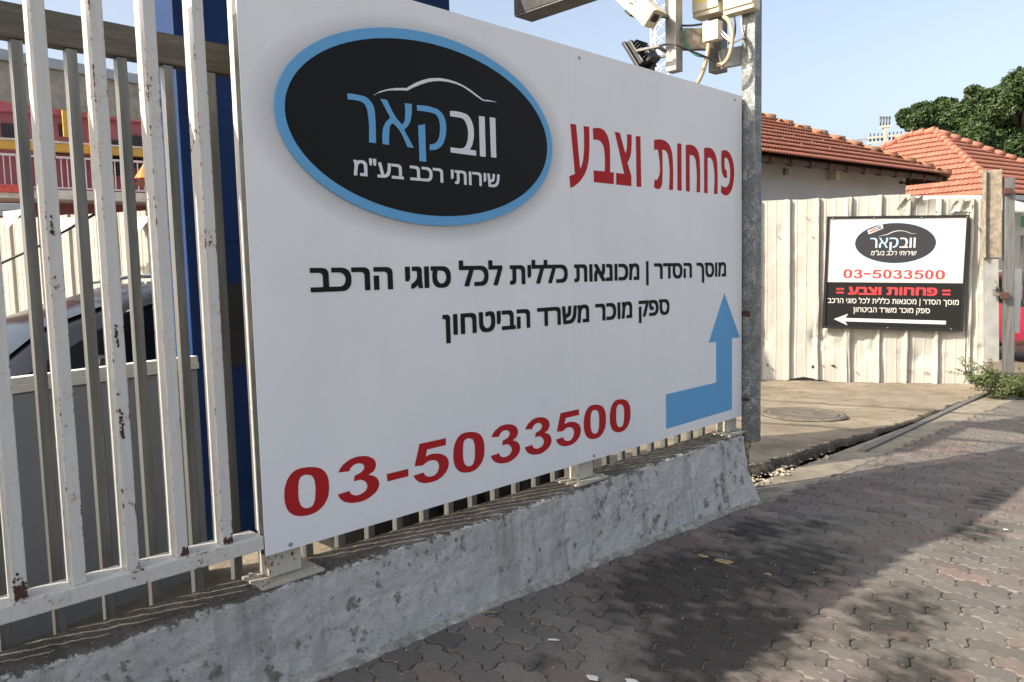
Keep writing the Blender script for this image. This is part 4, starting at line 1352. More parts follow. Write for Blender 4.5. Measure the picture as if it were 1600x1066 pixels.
for g, l in (('d0', 1.369), ('d3', 1.591), ('dash', 1.8205), ('d5', 1.954), ('d0', 2.174), ('d3', 2.398), ('d3', 2.620), ('d5', 2.8435), ('d0', 3.060), ('d0', 3.278)):
    digit(mb, g, l)
mb.build("phone_number", MT['ink_red'], sign)
mb = MB()
add_text(mb, T_L1, 1.515, 4.497, 1.4495, 1.5385, fnS, .030)
mb.build("black_lettering", MT['ink_black'], sign)
mb = MB()
add_text(mb, T_L2, 2.138, 3.853, 1.2440, 1.3335, fnS, .030)
mb.build("black_lettering", MT['ink_black'], sign)
mb = MB()
ar = [(4267, 1346), (4673, 1090), (4470, 1090), (4470, 576), (3812, 576), (3812, 774), (4093, 774), (4093, 1090), (3880, 1090)]
P1_ = crop_arrow = None
add_loops(mb, [[tuple(p) for p in GL['arrow'][0]]], fnR)
mb.build("blue_arrow", MT['ink_blue'], sign)
mb = MB()
for px, py in ((905, 90.5), (1148, 156), (453.5, 850.5), (928, 712)):
    mb = MB()
    P = on_c(px, py, CS)
    mb.tube([P, P + N * .003, P + N * .0035], [.008, .008, .005], 12)
    mb.tube([P + N * .0035, P + N * .006], .0048, 6)
    mb.build("screw", MT['screw'], sign)

# ------------------------------------------------------------------ galvanised pole at the wall's end, and the gear on top
PU, PC = 4.722, -2.543
pole = thing("square_pole", SP(PU + .045, PC + .045, zg(4.8)), "tall square galvanised pole at the far end of the big sign", "pole", RZ)
mb = MB()
mb.obox(SP(PU, PC, .345), D * .092, N * .092, UP * 4.9, .004)
mb.build("shaft", MT['spangle'], pole)
mb = MB()
mb.obox(SP(PU + .012, PC - .008, zg(4.8) - .02), D * .04, N * .04, UP * .40, .004)
mb.obox(SP(PU + .006, PC - .014, .30), D * .055, N * .055, UP * .044, .004)
mb.build("stub", MT['rust_stub'], pole)
for z in (.62, 1.18):
    mb = MB()
    mb.obox(SP(PU - .004, PC + .0, z), D * .004, N * .058, UP * (.022 if z < 1 else .04), 0)
    mb.build("hinge_mark", MT['rusty'], pole)

# projecting light box overhead
UB = 4.087
mb = MB()
bxc = on_u(803.5, 23.5, UB)
c0_, zb_ = bxc.dot(N), bxc.z
lb = thing("projecting_sign_box", SP(UB + .09, c0_ + .5, zb_), "dark projecting sign box overhead, seen from below its far corner", "sign box", RZ)
mb = MB()
mb.obox(SP(UB, c0_, zb_ + .0), D * .004, N * 1.0, UP * 1.0, 0)
mb.build("face", MT['dark_box'], lb)
mb = MB()
mb.obox(SP(UB + .186, c0_, zb_ + .0), D * .004, N * 1.0, UP * 1.0, 0)
mb.build("face", MT['dark_box'], lb)
mb = MB()
mb.obox(SP(UB + .005, c0_ - .002, zb_ - .012), D * .18, N * 1.004, UP * .03, .003)
mb.obox(SP(UB + .005, c0_ - .002, zb_ + .98), D * .18, N * 1.004, UP * .03, .003)
mb.obox(SP(UB + .005, c0_ - .003, zb_ + .02), D * .18, N * .02, UP * .96, .002)
mb.obox(SP(UB + .005, c0_ + .983, zb_ + .02), D * .18, N * .02, UP * .96, .002)
for k in range(3):
    mb.cbox(SP(UB + .03, c0_ + .06 + k * .36, zb_ - .0135), D * .012, N * .012, UP * .004)
mb.build("casing", MT['under_box'], lb)


def hung_post(pxl, pxm, pyb, u0, w, name, label, mat_='steel'):
    a = on_u(pxl, pyb, u0)
    c_ = a.dot(N)
    t = thing(name, SP(u0 + w / 2, c_ + w / 2, a.z), label, "post", RZ)
    mb = MB()
    mb.obox(SP(u0, c_, a.z), D * w, N * w, UP * 1.6, .003)
    mb.build("tube", MT[mat_], t)
    mb = MB()
    mb.obox(SP(u0 + .004, c_ + .004, a.z + .002), D * (w - .008), N * (w - .008), UP * .003)
    mb.build("open_end", MT['plastic_black'], t)
    return t, c_, a.z


t1, ca, za = hung_post(1040, 1054, 113, 4.36, .078, "hanging_post", "pale square steel post hanging down behind the top of the sign, beside the floodlight")
t2, cb2, zb2 = hung_post(1107, 1125, 114, 4.735, .09, "hanging_post", "short dark square steel post hanging below the meter boxes", 'steel_dark')
pa, pb_ = on_u(1058, 62, 4.42), on_u(1112, 62, 4.62)
mb = MB()
mb.between(pa, pb_, .05, .13, None, .004)
tag(mb.build("timber_crosspiece", MT['weather_wood']), "weathered brown cross beam joining the two hanging posts", "beam")
pa, pb_ = on_u(1127, 93, 4.64), on_u(1160, 87, 4.76)
mb = MB()
mb.between(pa, pb_, .06, .115, None, .004)
tag(mb.build("steel_crosspiece", MT['steel']), "short grey steel cross beam between hanging post and tall pole", "beam")


def meter_box(pxa, pxb, pyb, u0, dep, label, h=.42):
    a = on_u(pxa, pyb, u0)
    b = on_u(pxb, pyb - 6, u0)
    ca_, cb_, z = a.dot(N), b.dot(N), a.z
    w = cb_ - ca_
    t = thing("meter_box", SP(u0 + dep / 2, (ca_ + cb_) / 2, z), label, "electric box", RZ, "electric boxes on the pole")
    mb = MB()
    mb.obox(SP(u0 + .012, ca_, z), D * (dep - .012), N * w, UP * h, .008)
    mb.build("case", MT['cream_box'], t)
    mb = MB()
    mb.obox(SP(u0, ca_ + .004, z + .03), D * .0115, N * (w - .008), UP * (h - .036), .004)
    lid = mb.build("door", MT['cream_box'], t)
    mb = MB()
    mb.obox(SP(u0 - .0012, ca_ + w * .14, z + .082), D * .001, N * w * .68, UP * .20)
    for k in range(5):
        mb.obox(SP(u0 - .0020, ca_ + w * .20, z + .10 + k * .03), D * .0006, N * w * (.5 if k % 2 else .42), UP * .008, 0, 1)
    mb.build("sticker", [MT['sticker'], MT['print_grey']], lid)
    for zz in (.06, .25):
        mb = MB()
        mb.obox(SP(u0 + .004, cb_ + .0005, z + zz), D * .02, N * .006, UP * .05, .001)
        mb.build("hinge", MT['plastic_black'], t)
    return t


meter_box(1080.5, 1122, 28.5, 4.60, .12, "cream electric box with a yellow sticker, left one of the pair beside the pole")
meter_box(1128.5, 1176, 24, 4.62, .10, "cream electric box with a yellow sticker, right one of the pair on the pole")
ja, jb = on_u(1098, 65.5, 4.50), on_u(1121, 62.5, 4.50)
jb_t = thing("junction_box", SP(4.53, (ja.dot(N) + jb.dot(N)) / 2, ja.z), "small square cream junction box below the meter boxes", "junction box", RZ)
w_ = jb.dot(N) - ja.dot(N)
mb = MB()
mb.obox(SP(4.512, ja.dot(N), ja.z), D * .055, N * w_, UP * .115, .004)
mb.build("case", MT['cream_box2'], jb_t)
mb = MB()
mb.obox(SP(4.50, ja.dot(N) - .002, ja.z - .002), D * .0115, N * (w_ + .004), UP * .119, .004)
mb.build("lid", MT['cream_box2'], jb_t)


def spline(pts, n=8):
    pts = [Vector(p) for p in pts]
    out = []
    for i in range(len(pts) - 1):
        p0, p1, p2, p3 = pts[max(i - 1, 0)], pts[i], pts[i + 1], pts[min(i + 2, len(pts) - 1)]
        for k in range(n):
            t = k / n
            out.append(.5 * ((2 * p1) + (p2 - p0) * t + (2 * p0 - 5 * p1 + 4 * p2 - p3) * t * t + (3 * p1 - p0 - 3 * p2 + p3) * t ** 3))
    out.append(pts[-1])
    return out


def cable(name, pts, r, mat_, label, cat="cable", ribs=False):
    P = spline([on_u(x, y, u) for x, y, u in pts], 14 if ribs else 8)
    mb = MB()
    if ribs:
        rs = [r * (1.13 if k % 2 else .92) for k in range(len(P))]
        mb.tube(P, rs, 10)
    else:
        mb.tube(P, r, 7)
    return tag(mb.build(name, mat_), label, cat)


cable("ribbed_conduit", [(1131, 26, 4.60), (1139, 34, 4.57), (1144, 52, 4.55), (1143, 72, 4.55), (1138, 90, 4.55), (1130, 100, 4.55), (1121, 102, 4.55)], .0125, MT['conduit'],
      "tan ribbed conduit looping from the right meter box to the hanging post", "conduit", True)
cable("bare_conduit", [(1107.5, 66, 4.53), (1106, 80, 4.52), (1102, 100, 4.52), (1096, 118, 4.52), (1088, 133, 4.52), (1075, 155, 4.56)], .0135, MT['conduit'],
      "smooth tan conduit running from the junction box down behind the sign", "conduit")
cable("green_cable", [(1063, 43, 4.42), (1068, 48, 4.42), (1070, 62, 4.43), (1077, 77, 4.45), (1088, 86, 4.47), (1101, 89, 4.5)], .0075, MT['cable_green'],
      "green cable sagging below the weathered cross beam", "cable")
cable("dark_cable", [(1061, 40, 4.42), (1080, 40, 4.46), (1096, 38, 4.50), (1112, 35, 4.55), (1123, 31, 4.60)], .007, MT['cable_black'],
      "dark cable stretched from the pale hanging post to the meter boxes", "cable")
cable("lamp_cable", [(1014, 84, 4.33), (1024, 77, 4.33), (1034, 71, 4.33), (1046, 69.5, 4.33), (1058, 71, 4.33), (1075, 78, 4.38), (1095, 86, 4.45), (1112, 93, 4.5), (1121, 98, 4.52)], .006, MT['cable_black'],
      "black cable running from the floodlight across the pale hanging post", "cable")
for k, (pts, lb_) in enumerate((
        ([(1121, 38, 4.52), (1125, 50, 4.53), (1134, 60, 4.55), (1146, 66, 4.58), (1156, 62, 4.62)], "white cable looping from the junction box to the pole, lower of the white pair"),
        ([(1121, 37, 4.52), (1127, 47, 4.54), (1139, 59, 4.56), (1150, 64, 4.60), (1159, 60, 4.64), (1161, 52, 4.66)], "white cable looping from the junction box to the pole, upper of the white pair"))):
    cable("white_cable", pts, .0055, MT['cable_white'], lb_)
cable("white_drop_cable", [(1159, 27, 4.68), (1159, 40, 4.69), (1161, 52, 4.70), (1163, 60, 4.715)], .0055, MT['cable_white'], "white cable hanging down the tall pole from the right meter box")
cable("grey_drop_cable", [(1147, 26, 4.66), (1149, 42, 4.65), (1147, 58, 4.62), (1138, 69, 4.58)], .006, MT['cable_black'], "dark cable hanging in a curve below the right meter box")

# floodlight on a bracket
fl = thing("floodlight", on_u(1006, 84, 4.33), "black finned floodlight on an arm above the top edge of the sign", "floodlight", RZ)
fc = on_u(1003, 85, 4.33)
ax_f = (on_u(1013, 108, 4.33) - on_u(986, 64, 4.33)).normalized()        # along the tilted housing
dp_f = Vector(ax_f.cross(D)).normalized()
if dp_f.dot(N) < 0:
    dp_f = -dp_f
mb = MB()
mb.cbox(fc - dp_f * .03, ax_f * .225, D * .19, dp_f * .022, .004)
mb.build("glass_front", MT['plastic_black'], fl)
mb = MB()
mb.cbox(fc + dp_f * .0, ax_f * .19, D * .16, dp_f * .034, .006)
for k in range(7):
    mb.cbox(fc + dp_f * .032 + ax_f * (-.066 + k * .022), ax_f * .006, D * .13, dp_f * .03, .001)
mb.cbox(fc + ax_f * .06 + dp_f * .045, ax_f * .08, D * .10, dp_f * .05, .006)
mb.build("finned_housing", MT['plastic_black'], fl)
mb = MB()
mb.between(on_u(994, 80, 4.24), on_u(1031, 72, 4.24), .022, .016, None, .002)
mb.between(on_u(1029, 73, 4.24), on_u(1041, 81, 4.30), .022, .016, None, .002)
mb.between(on_u(1022, 91, 4.40), on_u(1041, 87, 4.42), .022, .018, None, .002)
mb.build("bracket", MT['steel_dark'], fl)
mb = MB()
mb.tube([on_u(1018, 96, 4.35), on_u(1019, 106, 4.35), on_u(1018, 112, 4.35)], [.022, .018, .028], 10)
mb.cbox(on_u(1015, 112, 4.35), D * .06, N * .05, UP * .025, .003)
mb.build("sensor", MT['plastic_black'], fl)

# camera housing pointing up-left
hs, he = on_u(957, -26, 4.22), on_u(1021, 30, 4.22)
hx = (he - hs).normalized()
hz = D
hy = hz.cross(hx).normalized()
if hy.z < 0:
    hy = -hy
ch = thing("camera_housing", he, "cream weatherproof camera housing tilted down beside the pale hanging post", "camera", RZ)
L0 = (he - hs).length
mb = MB()
mb.cbox((hs + he) / 2 - hx * .02, hx * (L0 - .03), hy * .112, hz * .10, .006)
mb.build("body", MT['cream_box'], ch)
mb = MB()
mb.cbox(he - hx * .012, hx * .034, hy * .118, hz * .106, .004)
mb.cbox((hs + he) / 2 + hy * .062, hx * (L0 + .05), hy * .008, hz * .125, .002)
mb.build("end_cap", MT['cream_box'], ch)
mb = MB()
mb.cbox(he + hx * .006 + hy * .01, hx * .006, hy * .05, hz * .06, .002)
mb.build("cable_gland", MT['plastic_black'], ch)
mb = MB()
bx0 = (hs + he) / 2 - hz * .0515
pr = random.Random(4)
for k in range(9):
    mb.cbox(bx0 + hx * (.02 + .05 * pr.random()) + hy * (-.015 + .04 * pr.random()), hx * .010, hy * .008, hz * .001)
mb.build("lens_mark", MT['plastic_black'], ch)
mb = MB()
mb.cbox(hs * .42 + he * .58 - hy * .066, hx * .06, hy * .02, hz * .05, .003)
mb.build("latch", MT['plastic_black'], ch)
mb = MB()
mb.between(he - hx * .02 + hy * .02, on_u(1042, 26, 4.36), .03, .02, None, .002)
mb.build("bracket", MT['steel_dark'], ch)

# ------------------------------------------------------------------ corrugated fence across the driveway
FP0 = on_ground(1190, 594)
FAZ = R(105.5)
FD = Vector((math.sin(FAZ), math.cos(FAZ), 0))
FN = Vector((FD.y, -FD.x, 0))
if FN.y > 0:
    FN = -FN


def FS(s_, off, z):
    return FP0 + FD * s_ + FN * off + UP * (z - FP0.z)


def on_fence(px, py, off=0.0):
    r = ray(px, py)
    P = EYE + r * ((FP0 + FN * off - EYE).dot(FN) / r.dot(FN))
    return (P - FP0).dot(FD), P.z


def rib(x, period, w, h):
    t = (x % period)
    e = .022 if h > .02 else .008
    if t < e:
        return h * t / e
    if t < e + w:
        return h
    if t < 2 * e + w:
        return h * (1 - (t - e - w) / e)
    return 0.0


FRZ = math.pi / 2 - FAZ
cf = thing("corrugated_fence", FS(0.9, 0, FP0.z), "dented cream corrugated metal fence at the back of the driveway", "fence", FRZ)
panels = [(-3.4, -1.95, 2.50), (-1.99, -.55, 2.50), (-.60, .36, 2.505), (.33, 1.22, 2.495), (1.20, 2.02, 2.50), (1.93, 2.78, 2.42), (2.74, 3.06, 2.40)]
pr = random.Random(21)
for k, (a, b, top) in enumerate(panels):
    mb = MB()
    nu_, nz_ = int((b - a) / .0075), 44
    dent = [(pr.uniform(a, b), pr.uniform(-.1, 2.2), pr.uniform(.10, .28), pr.uniform(-.035, .03)) for _ in range(7)]
    buck = [(pr.uniform(a, b), pr.uniform(0, .5), pr.uniform(.10, .22), pr.uniform(-.06, -.02)) for _ in range(3)]
    ph = pr.uniform(0, .1)
    lean = pr.uniform(-.012, .012)

    def pt(i, j):
        s_ = a + (b - a) * i / nu_
        t = j / nz_
        bot = -.235 - .012 * s_ + .016 * NB((s_, k, 0), 2.1) + (.085 if k == 3 else 0) * max(0, 1 - abs(s_ - .6) / .5) + .008 * NB((s_, k, 3), 9)
        tp = top + .012 * NB((s_, k, 1), 1.6) - (.05 * max(0, NB((s_, k, 2), 3.4)) if k in (5, 6, 3) else 0)
        z = bot + (tp - bot) * t
        warp = .010 * NB((s_, z, k), 1.8) + .006 * NB((s_, z, k), 5.5)
        sx = s_ + ph + .010 * NB((k, z, 0), 1.7)
        o = rib(sx, .405, .034, .066) + rib(sx + .13, .135, .012, .0045) * (1 if (sx % .405) > .1 else 0)
        for (ds, dz_, dr, dd) in dent + buck:
            q = ((s_ - ds) ** 2 + ((z - dz_) * .8) ** 2) / dr ** 2
            if q < 4:
                o += dd * math.exp(-q * 1.4) * (0.7 + .6 * NB((s_ * 3, z * 3, k), 3))
        if k == 5 and z > 2.15:
            o += .09 * ((z - 2.15) / .3) ** 2 * max(0, math.sin((s_ - 1.9) * 6.5))
        o += warp + .018 * (k % 2) + lean * (z - 1)
        return FS(s_, .02 + o, z)

    mb.grid(pt, nu_, nz_, 0, False)
    if k == 5:
        for j in range(30, 41):
            for i in range(nu_):
                s_ = a + (b - a) * i / nu_
    pn = mb.build("sheet", MT['corr'], cf)
    mb = MB()
    for q in range(6):
        s_ = a + .06 + (b - a - .1) * pr.random()
        z = pr.choice((-.02, 1.95, 2.2)) + pr.uniform(-.06, .06)
        mb.tube([FS(s_, .02 + .02, z), FS(s_, .02 + .062, z)], .008, 6)
    mb.build("rivet", MT['screw'], pn)
# stains of red spray paint beside the sign, and holes rusted through the sheets
mb = MB()
for (px, py, w, h) in ((1302, 571.5, .07, .03), (1270, 573, .05, .045), (1199.5, 570.5, .045, .025), (1189, 450, .1, .012)):
    s_, z = on_fence(px, py, .05)
    pts = []
    for q in range(9):
        a = 2 * math.pi * q / 9
        pts.append((math.cos(a) * w * pr.uniform(.35, .6), math.sin(a) * h * pr.uniform(.35, .65)))
    mb = MB()
    mb.prism(pts, FD, UP, FS(s_, .072, z), FN * .003)
    mb.build("torn_hole", MT['plastic_black'], cf)
# crumpled flap of sheet bent over the top edge
for (px, py, w, h, bend, sd_) in ((1421, 318, .34, .17, .10, 1), (1500, 322, .30, .15, .06, 2)):
    s_, z = on_fence(px, py, .09)
    mb = MB()

    def fl_pt(i, j):
        x, y = i / 9 - .5, j / 6
        wv = .06 * NB((x * 3, y * 2, sd_), 1.7)
        return FS(s_ + w * x * (1 - .35 * y) + .05 * y, .085 + bend * y * y + wv * y + .02 * math.sin(x * 9 + sd_), z + h * (y - .5) * (1 - .3 * abs(x)) + wv)

    mb.grid(fl_pt, 9, 6, 0, False)
    mb.build("bent_flap", MT['corr'], cf)

# low awning sheet showing between the fence and the second house
mb = MB()
for k in range(16):
    p = at(1428 + k * 8.2, 307 - k * .05, 14.6)
    mb.between(p, p + Vector((.05, -1.4, -.38)), .10, .02)
    mb.between(p + Vector((.05, 0, -.02)), p + Vector((.10, -1.4, -.40)), .10, .012)
tag(mb.build("ribbed_awning", MT['white_sheet']), "white ribbed awning sheet sloping down behind the corrugated fence top", "awning")

# ------------------------------------------------------------------ black framed sign on that fence
S2C = (FS(1.811, .135, 1.374))
rot2 = R(-1.75)
RX = FD * math.cos(rot2) + UP * math.sin(rot2)
RU = UP * math.cos(rot2) - FD * math.sin(rot2)
W2, H2 = 1.865, 1.640
s2 = thing("driveway_sign", S2C - UP * H2 / 2, "black framed white and black garage sign with red number and white arrow", "sign", FRZ)
PXM = W2 / 1252.0                       # metres per pixel of the measured close-up


def q2(x, y, e=0.0):
    """x right, y up in metres from the sign's middle"""
    return S2C + RX * x + RU * y + FN * e


def m2(cx_, cy_):
    # close-up pixel -> metres (the frame leans a little)
    t = (cy_ - 45) / 985.0
    x = (cx_ - (85 - 21 * t)) / 1250.0 - .5
    y = .5 - (cy_ - (47 - 6 * x)) / 985.0
    return x * W2, y * H2


mb = MB()
mb.obox(q2(-W2 / 2 + .01, -H2 / 2 + .01, -.035), RX * (W2 - .02), RU * (H2 - .02), FN * .035, .001)
mb.build("panel", MT['far_black'], s2)
ft = .034
mb = MB()
mb.obox(q2(-W2 / 2, -H2 / 2, -.045), RX * ft, RU * H2, FN * .062, .002)
mb.obox(q2(W2 / 2 - ft, -H2 / 2, -.045), RX * ft, RU * H2, FN * .062, .002)
mb.obox(q2(-W2 / 2 + ft + .0005, -H2 / 2, -.045), RX * (W2 - 2 * ft - .001), RU * ft, FN * .061, .002)
mb.obox(q2(-W2 / 2 + ft + .0005, H2 / 2 - ft, -.045), RX * (W2 - 2 * ft - .001), RU * ft, FN * .061, .002)
mb.build("frame", MT['frame_black'], s2)
FACE_N = FN
ymid = m2(700, 622)[1]
mb = MB()
mb.quad(q2(-W2 / 2 + ft, ymid, .001), q2(W2 / 2 - ft, ymid, .001), q2(W2 / 2 - ft, H2 / 2 - ft, .001), q2(-W2 / 2 + ft, H2 / 2 - ft, .001))
mb.build("white_field", MT['far_white'], s2)
ox, oy = m2(702, 281)
ka = 357 * W2 / 1250.0 / .686          # scale of the oval against the big one
kb = 172 * H2 / 985.0 / .348
f2 = lambda x, z, e=.0: q2(ox + (x / 1000 - OC) * ka, oy + (z / 1000 - OZ) * kb, e)
mb = MB()
o_ = ell(0, 0, 376 * W2 / 1250, 192 * H2 / 985)
mb.prism(o_, RX, RU, q2(ox, oy, .0012), FN * .0012)
ov = mb.build("oval_logo", MT['far_pale'], s2)
mb = MB()
mb.prism(ell(0, 0, .686 * ka, .348 * kb), RX, RU, q2(ox, oy, .0025), FN * .001)
mb.build("oval_face", MT['far_char'], ov)
mb = MB()
for g in ('bet', 'vav1', 'vav2', 'car'):
    add_loops(mb, GL[g], lambda x, z: f2(x, z, .0045))
mb.build("logo_lettering", MT['far_white'], ov)
mb = MB()
for g in ('resh', 'alef', 'qof', 'qof_stem'):
    add_loops(mb, GL[g], lambda x, z: f2(x, z, .0045))
mb.build("logo_lettering", MT['far_pale'], ov)
fq = lambda e: (lambda x, y: q2(x, y, e))


def line2(mb, s, xa, xb, yt, yb, weight, e=.003, slant=0.0):
    p, q = m2(xa, yb), m2(xb, yb)
    top = m2(xa, yt)
    add_text(mb, s, p[0], q[0], p[1], top[1], fq(e), weight, slant)


mb = MB()
line2(mb, T_SUB, 487, 886, 351, 387, .012, .0045, .18)
mb.build("logo_caption", MT['far_white'], ov)
# little slanted badge on the oval
mb = MB()
bc = m2(522, 165)
bd = RX * math.cos(R(24)) + RU * math.sin(R(24))
bu = RU * math.cos(R(24)) - RX * math.sin(R(24))
B0 = q2(bc[0], bc[1], .0042)
mb.prism([(-.105, -.030), (.105, -.030), (.115, .030), (-.100, .030)], bd, bu, B0, FN * .0008)
bg_ = mb.build("badge", MT['far_white'], ov)
mb = MB()
add_text(mb, "AMSOIL"[:3], -.088, .0, -.020, .024, lambda x, y: B0 + bd * x + bu * y + FN * .0016, .03, .2)
mb.build("badge_lettering", MT['far_red'], ov)
mb = MB()
add_text(mb, "AMSOIL"[3:], .008, .092, -.020, .024, lambda x, y: B0 + bd * x + bu * y + FN * .0016, .03, .2)
mb.build("badge_lettering", MT['far_navy'], ov)

mb = MB()
dg0 = {'d0': (1369, 1555), 'd3': (1589, 1781), 'd5': (1951, 2145), 'dash': (1820, 1929)}
for g, xa, xb in (('d0', 245, 325), ('d3', 335, 418), ('d5', 505, 590), ('d0', 603, 678), ('d3', 690, 772), ('d3', 783, 863), ('d5', 875, 960), ('d0', 972, 1047), ('d0', 1062, 1145)):
    pa_, pb2 = m2(xa, 590), m2(xb, 590)
    tp_ = m2(xa, 510)
    kx = (pb2[0] - pa_[0]) / (dg0[g][1] - dg0[g][0])
    kz = (tp_[1] - pa_[1]) / 180.0
    add_loops(mb, GL[g], lambda x, z: q2(pa_[0] + (x - dg0[g][0]) * kx, pa_[1] + (z - 630) * kz, .003))
pa_, pb2 = m2(428, 556), m2(493, 541)
mb.prism([(pa_[0], pa_[1]), (pb2[0], pa_[1]), (pb2[0], pb2[1]), (pa_[0], pb2[1])], RX, RU, q2(0, 0, .0022), FN * .0008)
mb.build("phone_number", MT['far_red'], s2)
mb = MB()
line2(mb, T_RED, 292, 1085, 664, 733, .042)
for xa, xb in ((185, 255), (1128, 1198)):
    for ya, yb in ((676, 693), (708, 724)):
        a_, b_ = m2(xa, yb), m2(xb, ya)
        mb.prism([(a_[0], a_[1]), (b_[0], a_[1]), (b_[0], b_[1]), (a_[0], b_[1])], RX, RU, q2(0, 0, .0022), FN * .0008)
mb.build("red_heading", MT['far_red'], s2)
mb = MB()
line2(mb, T_L1, 108, 1272, 768, 810, .013)
mb.build("white_lettering", MT['far_white'], s2)
mb = MB()
line2(mb, T_L2, 342, 1026, 843, 885, .013)
mb.build("white_lettering", MT['far_white'], s2)
mb = MB()
mb.prism([m2(x, y) for x, y in ((167, 952), (298, 902), (275, 940), (1170, 942), (1168, 974), (272, 970), (295, 1005))], RX, RU, q2(0, 0, .0022), FN * .0008)
mb.build("white_arrow", MT['far_white'], s2)
for x, y in ((-.86, .79), (-.3, .79), (.32, .79), (.9, .79), (-.05, -.79), (.78, -.79)):
    mb = MB()
    P = q2(x, y, .016)
    mb.tube([P, P + FN * .006], .011, 8)
    mb.build("screw", MT['screw'], s2)

# ------------------------------------------------------------------ gate posts at the right
gp = thing("timber_faced_post", at(1549, 566, 10.95), "pale steel gate post with a rusty brown channel on its upper half", "post")
g0, g1 = at(1549, 565, 10.95), at(1547, 268, 10.95)
mb = MB()
mb.between(g0, at(1548, 402, 10.95), .16, .13, FD, .006)
mb.build("steel_post", MT['pale_galv'], gp)
mb = MB()
a_, b_ = at(1548, 403, 10.90), at(1549, 266, 10.90)
mb.between(a_, b_, .17, .06, FD, .004)
mb.between(a_ - FD * .095 + FN * .03, b_ - FD * .095 + FN * .03, .022, .12, FD, .003)
mb.between(a_ + FD * .095 + FN * .03, b_ + FD * .095 + FN * .03, .022, .12, FD, .003)
mb.build("rusty_channel", MT['weather_wood'], gp)
mb = MB()
mb.cbox(at(1557, 457, 10.80), FD * .08, FN * .06, UP * .10, .01)
mb.tube([at(1556, 440, 10.78), at(1557, 446, 10.72), at(1558, 454, 10.76)], .016, 6)
mb.build("latch", MT['steel_dark'], gp)
gp2 = thing("gate_post", at(1575, 580, 10.8), "weathered grey gate post standing right of the rusty channel post", "post")
mb = MB()
mb.between(at(1575, 582, 10.8), at(1576, 278, 10.8), .12, .12, FD, .006)
mb.build("post", MT['galv'], gp2)
mb = MB()
mb.cbox(at(1575, 299, 10.72), FD * .10, FN * .09, UP * .08, .008)
mb.cbox(at(1570, 462, 10.70), FD * .10, FN * .07, UP * .09, .008)
mb.build("bracket", MT['rusty'], gp2)
mb = MB()
for q in range(3):
    mb.between(at(1586, 536 + q * 6, 10.7), at(1601, 534 + q * 6, 10.7), .03, .03)
mb.build("rusty_hinge", MT['rusty'], gp2)
mb = MB()
pts = [at(1583, 400, 11.6), at(1600, 405, 11.6), at(1592, 450, 11.5), at(1583, 520, 11.4)]
mb.between(at(1587, 420, 11.7), at(1583, 520, 11.5), .16, .02, FD)
tag(mb.build("white_board", MT['white_sheet']), "leaning white board between the gate post and the red car", "board")
t = thing("green_white_notice", at(1594, 350, 14), "small white and green notice board beyond the gate posts", "notice")
mb = MB()
c_ = at(1596, 350, 14)
mb.cbox(c_, Vector((.28, 0, 0)), Vector((0, .03, 0)), UP * .42, .004)
mb.build("board", MT['white_sheet'], t)
mb = MB()
mb.cbox(c_ + Vector((.05, -.018, .04)), Vector((.14, 0, 0)), Vector((0, .004, 0)), UP * .20)
mb.build("print", MT['green_board'], t)
mb = MB()
mb.tube([at(1597, 364, 14.03), at(1597, 480, 14.03)], .025, 8)
mb.build("pole", MT['steel'], t)

# ------------------------------------------------------------------ leaves
def leaf_cloud(mb, blobs, count, size, seed, flat=.7, dark_in=False):
    q = random.Random(seed)
    tot = sum(b[3] ** 2 for b in blobs)
    for (bx, by, bz, br) in blobs:
        n_ = int(count * br ** 2 / tot)
        twt = q.uniform(.15, .85)
        for _ in range(n_):
            while True:
                d_ = Vector((q.gauss(0, 1), q.gauss(0, 1), q.gauss(0, 1)))
                if d_.length > .01:
                    break
            d_.normalize()
            rr_ = br * (q.random() ** .33) * (1 + .30 * NB(d_ * br + Vector((bx, by, bz)), 1.4) + .15 * NB(d_ * br + Vector((bx, by, bz)), 4.1))
            P = Vector((bx, by, bz)) + Vector((d_.x, d_.y, d_.z * flat)) * rr_
            n = (d_ * .6 + Vector((q.gauss(0, .6), q.gauss(0, .6), q.gauss(0, .6) + .5))).normalized()
            a = n.orthogonal().normalized()
            b = n.cross(a)
            th_ = q.uniform(0, 6.28)
            a, b = a * math.cos(th_) + b * math.sin(th_), b * math.cos(th_) - a * math.sin(th_)
            s_ = size * q.uniform(.6, 1.35)
            i = [mb.vert(P - a * s_), mb.vert(P + b * s_ * .42 + n * s_ * .1), mb.vert(P + a * s_), mb.vert(P - b * s_ * .42 + n * s_ * .1)]
            t_ = max(0, min(1, q.gauss(.45, .22) + .25 * (twt - .5)))
            mb.face(i, 0, False, (t_, t_, t_))


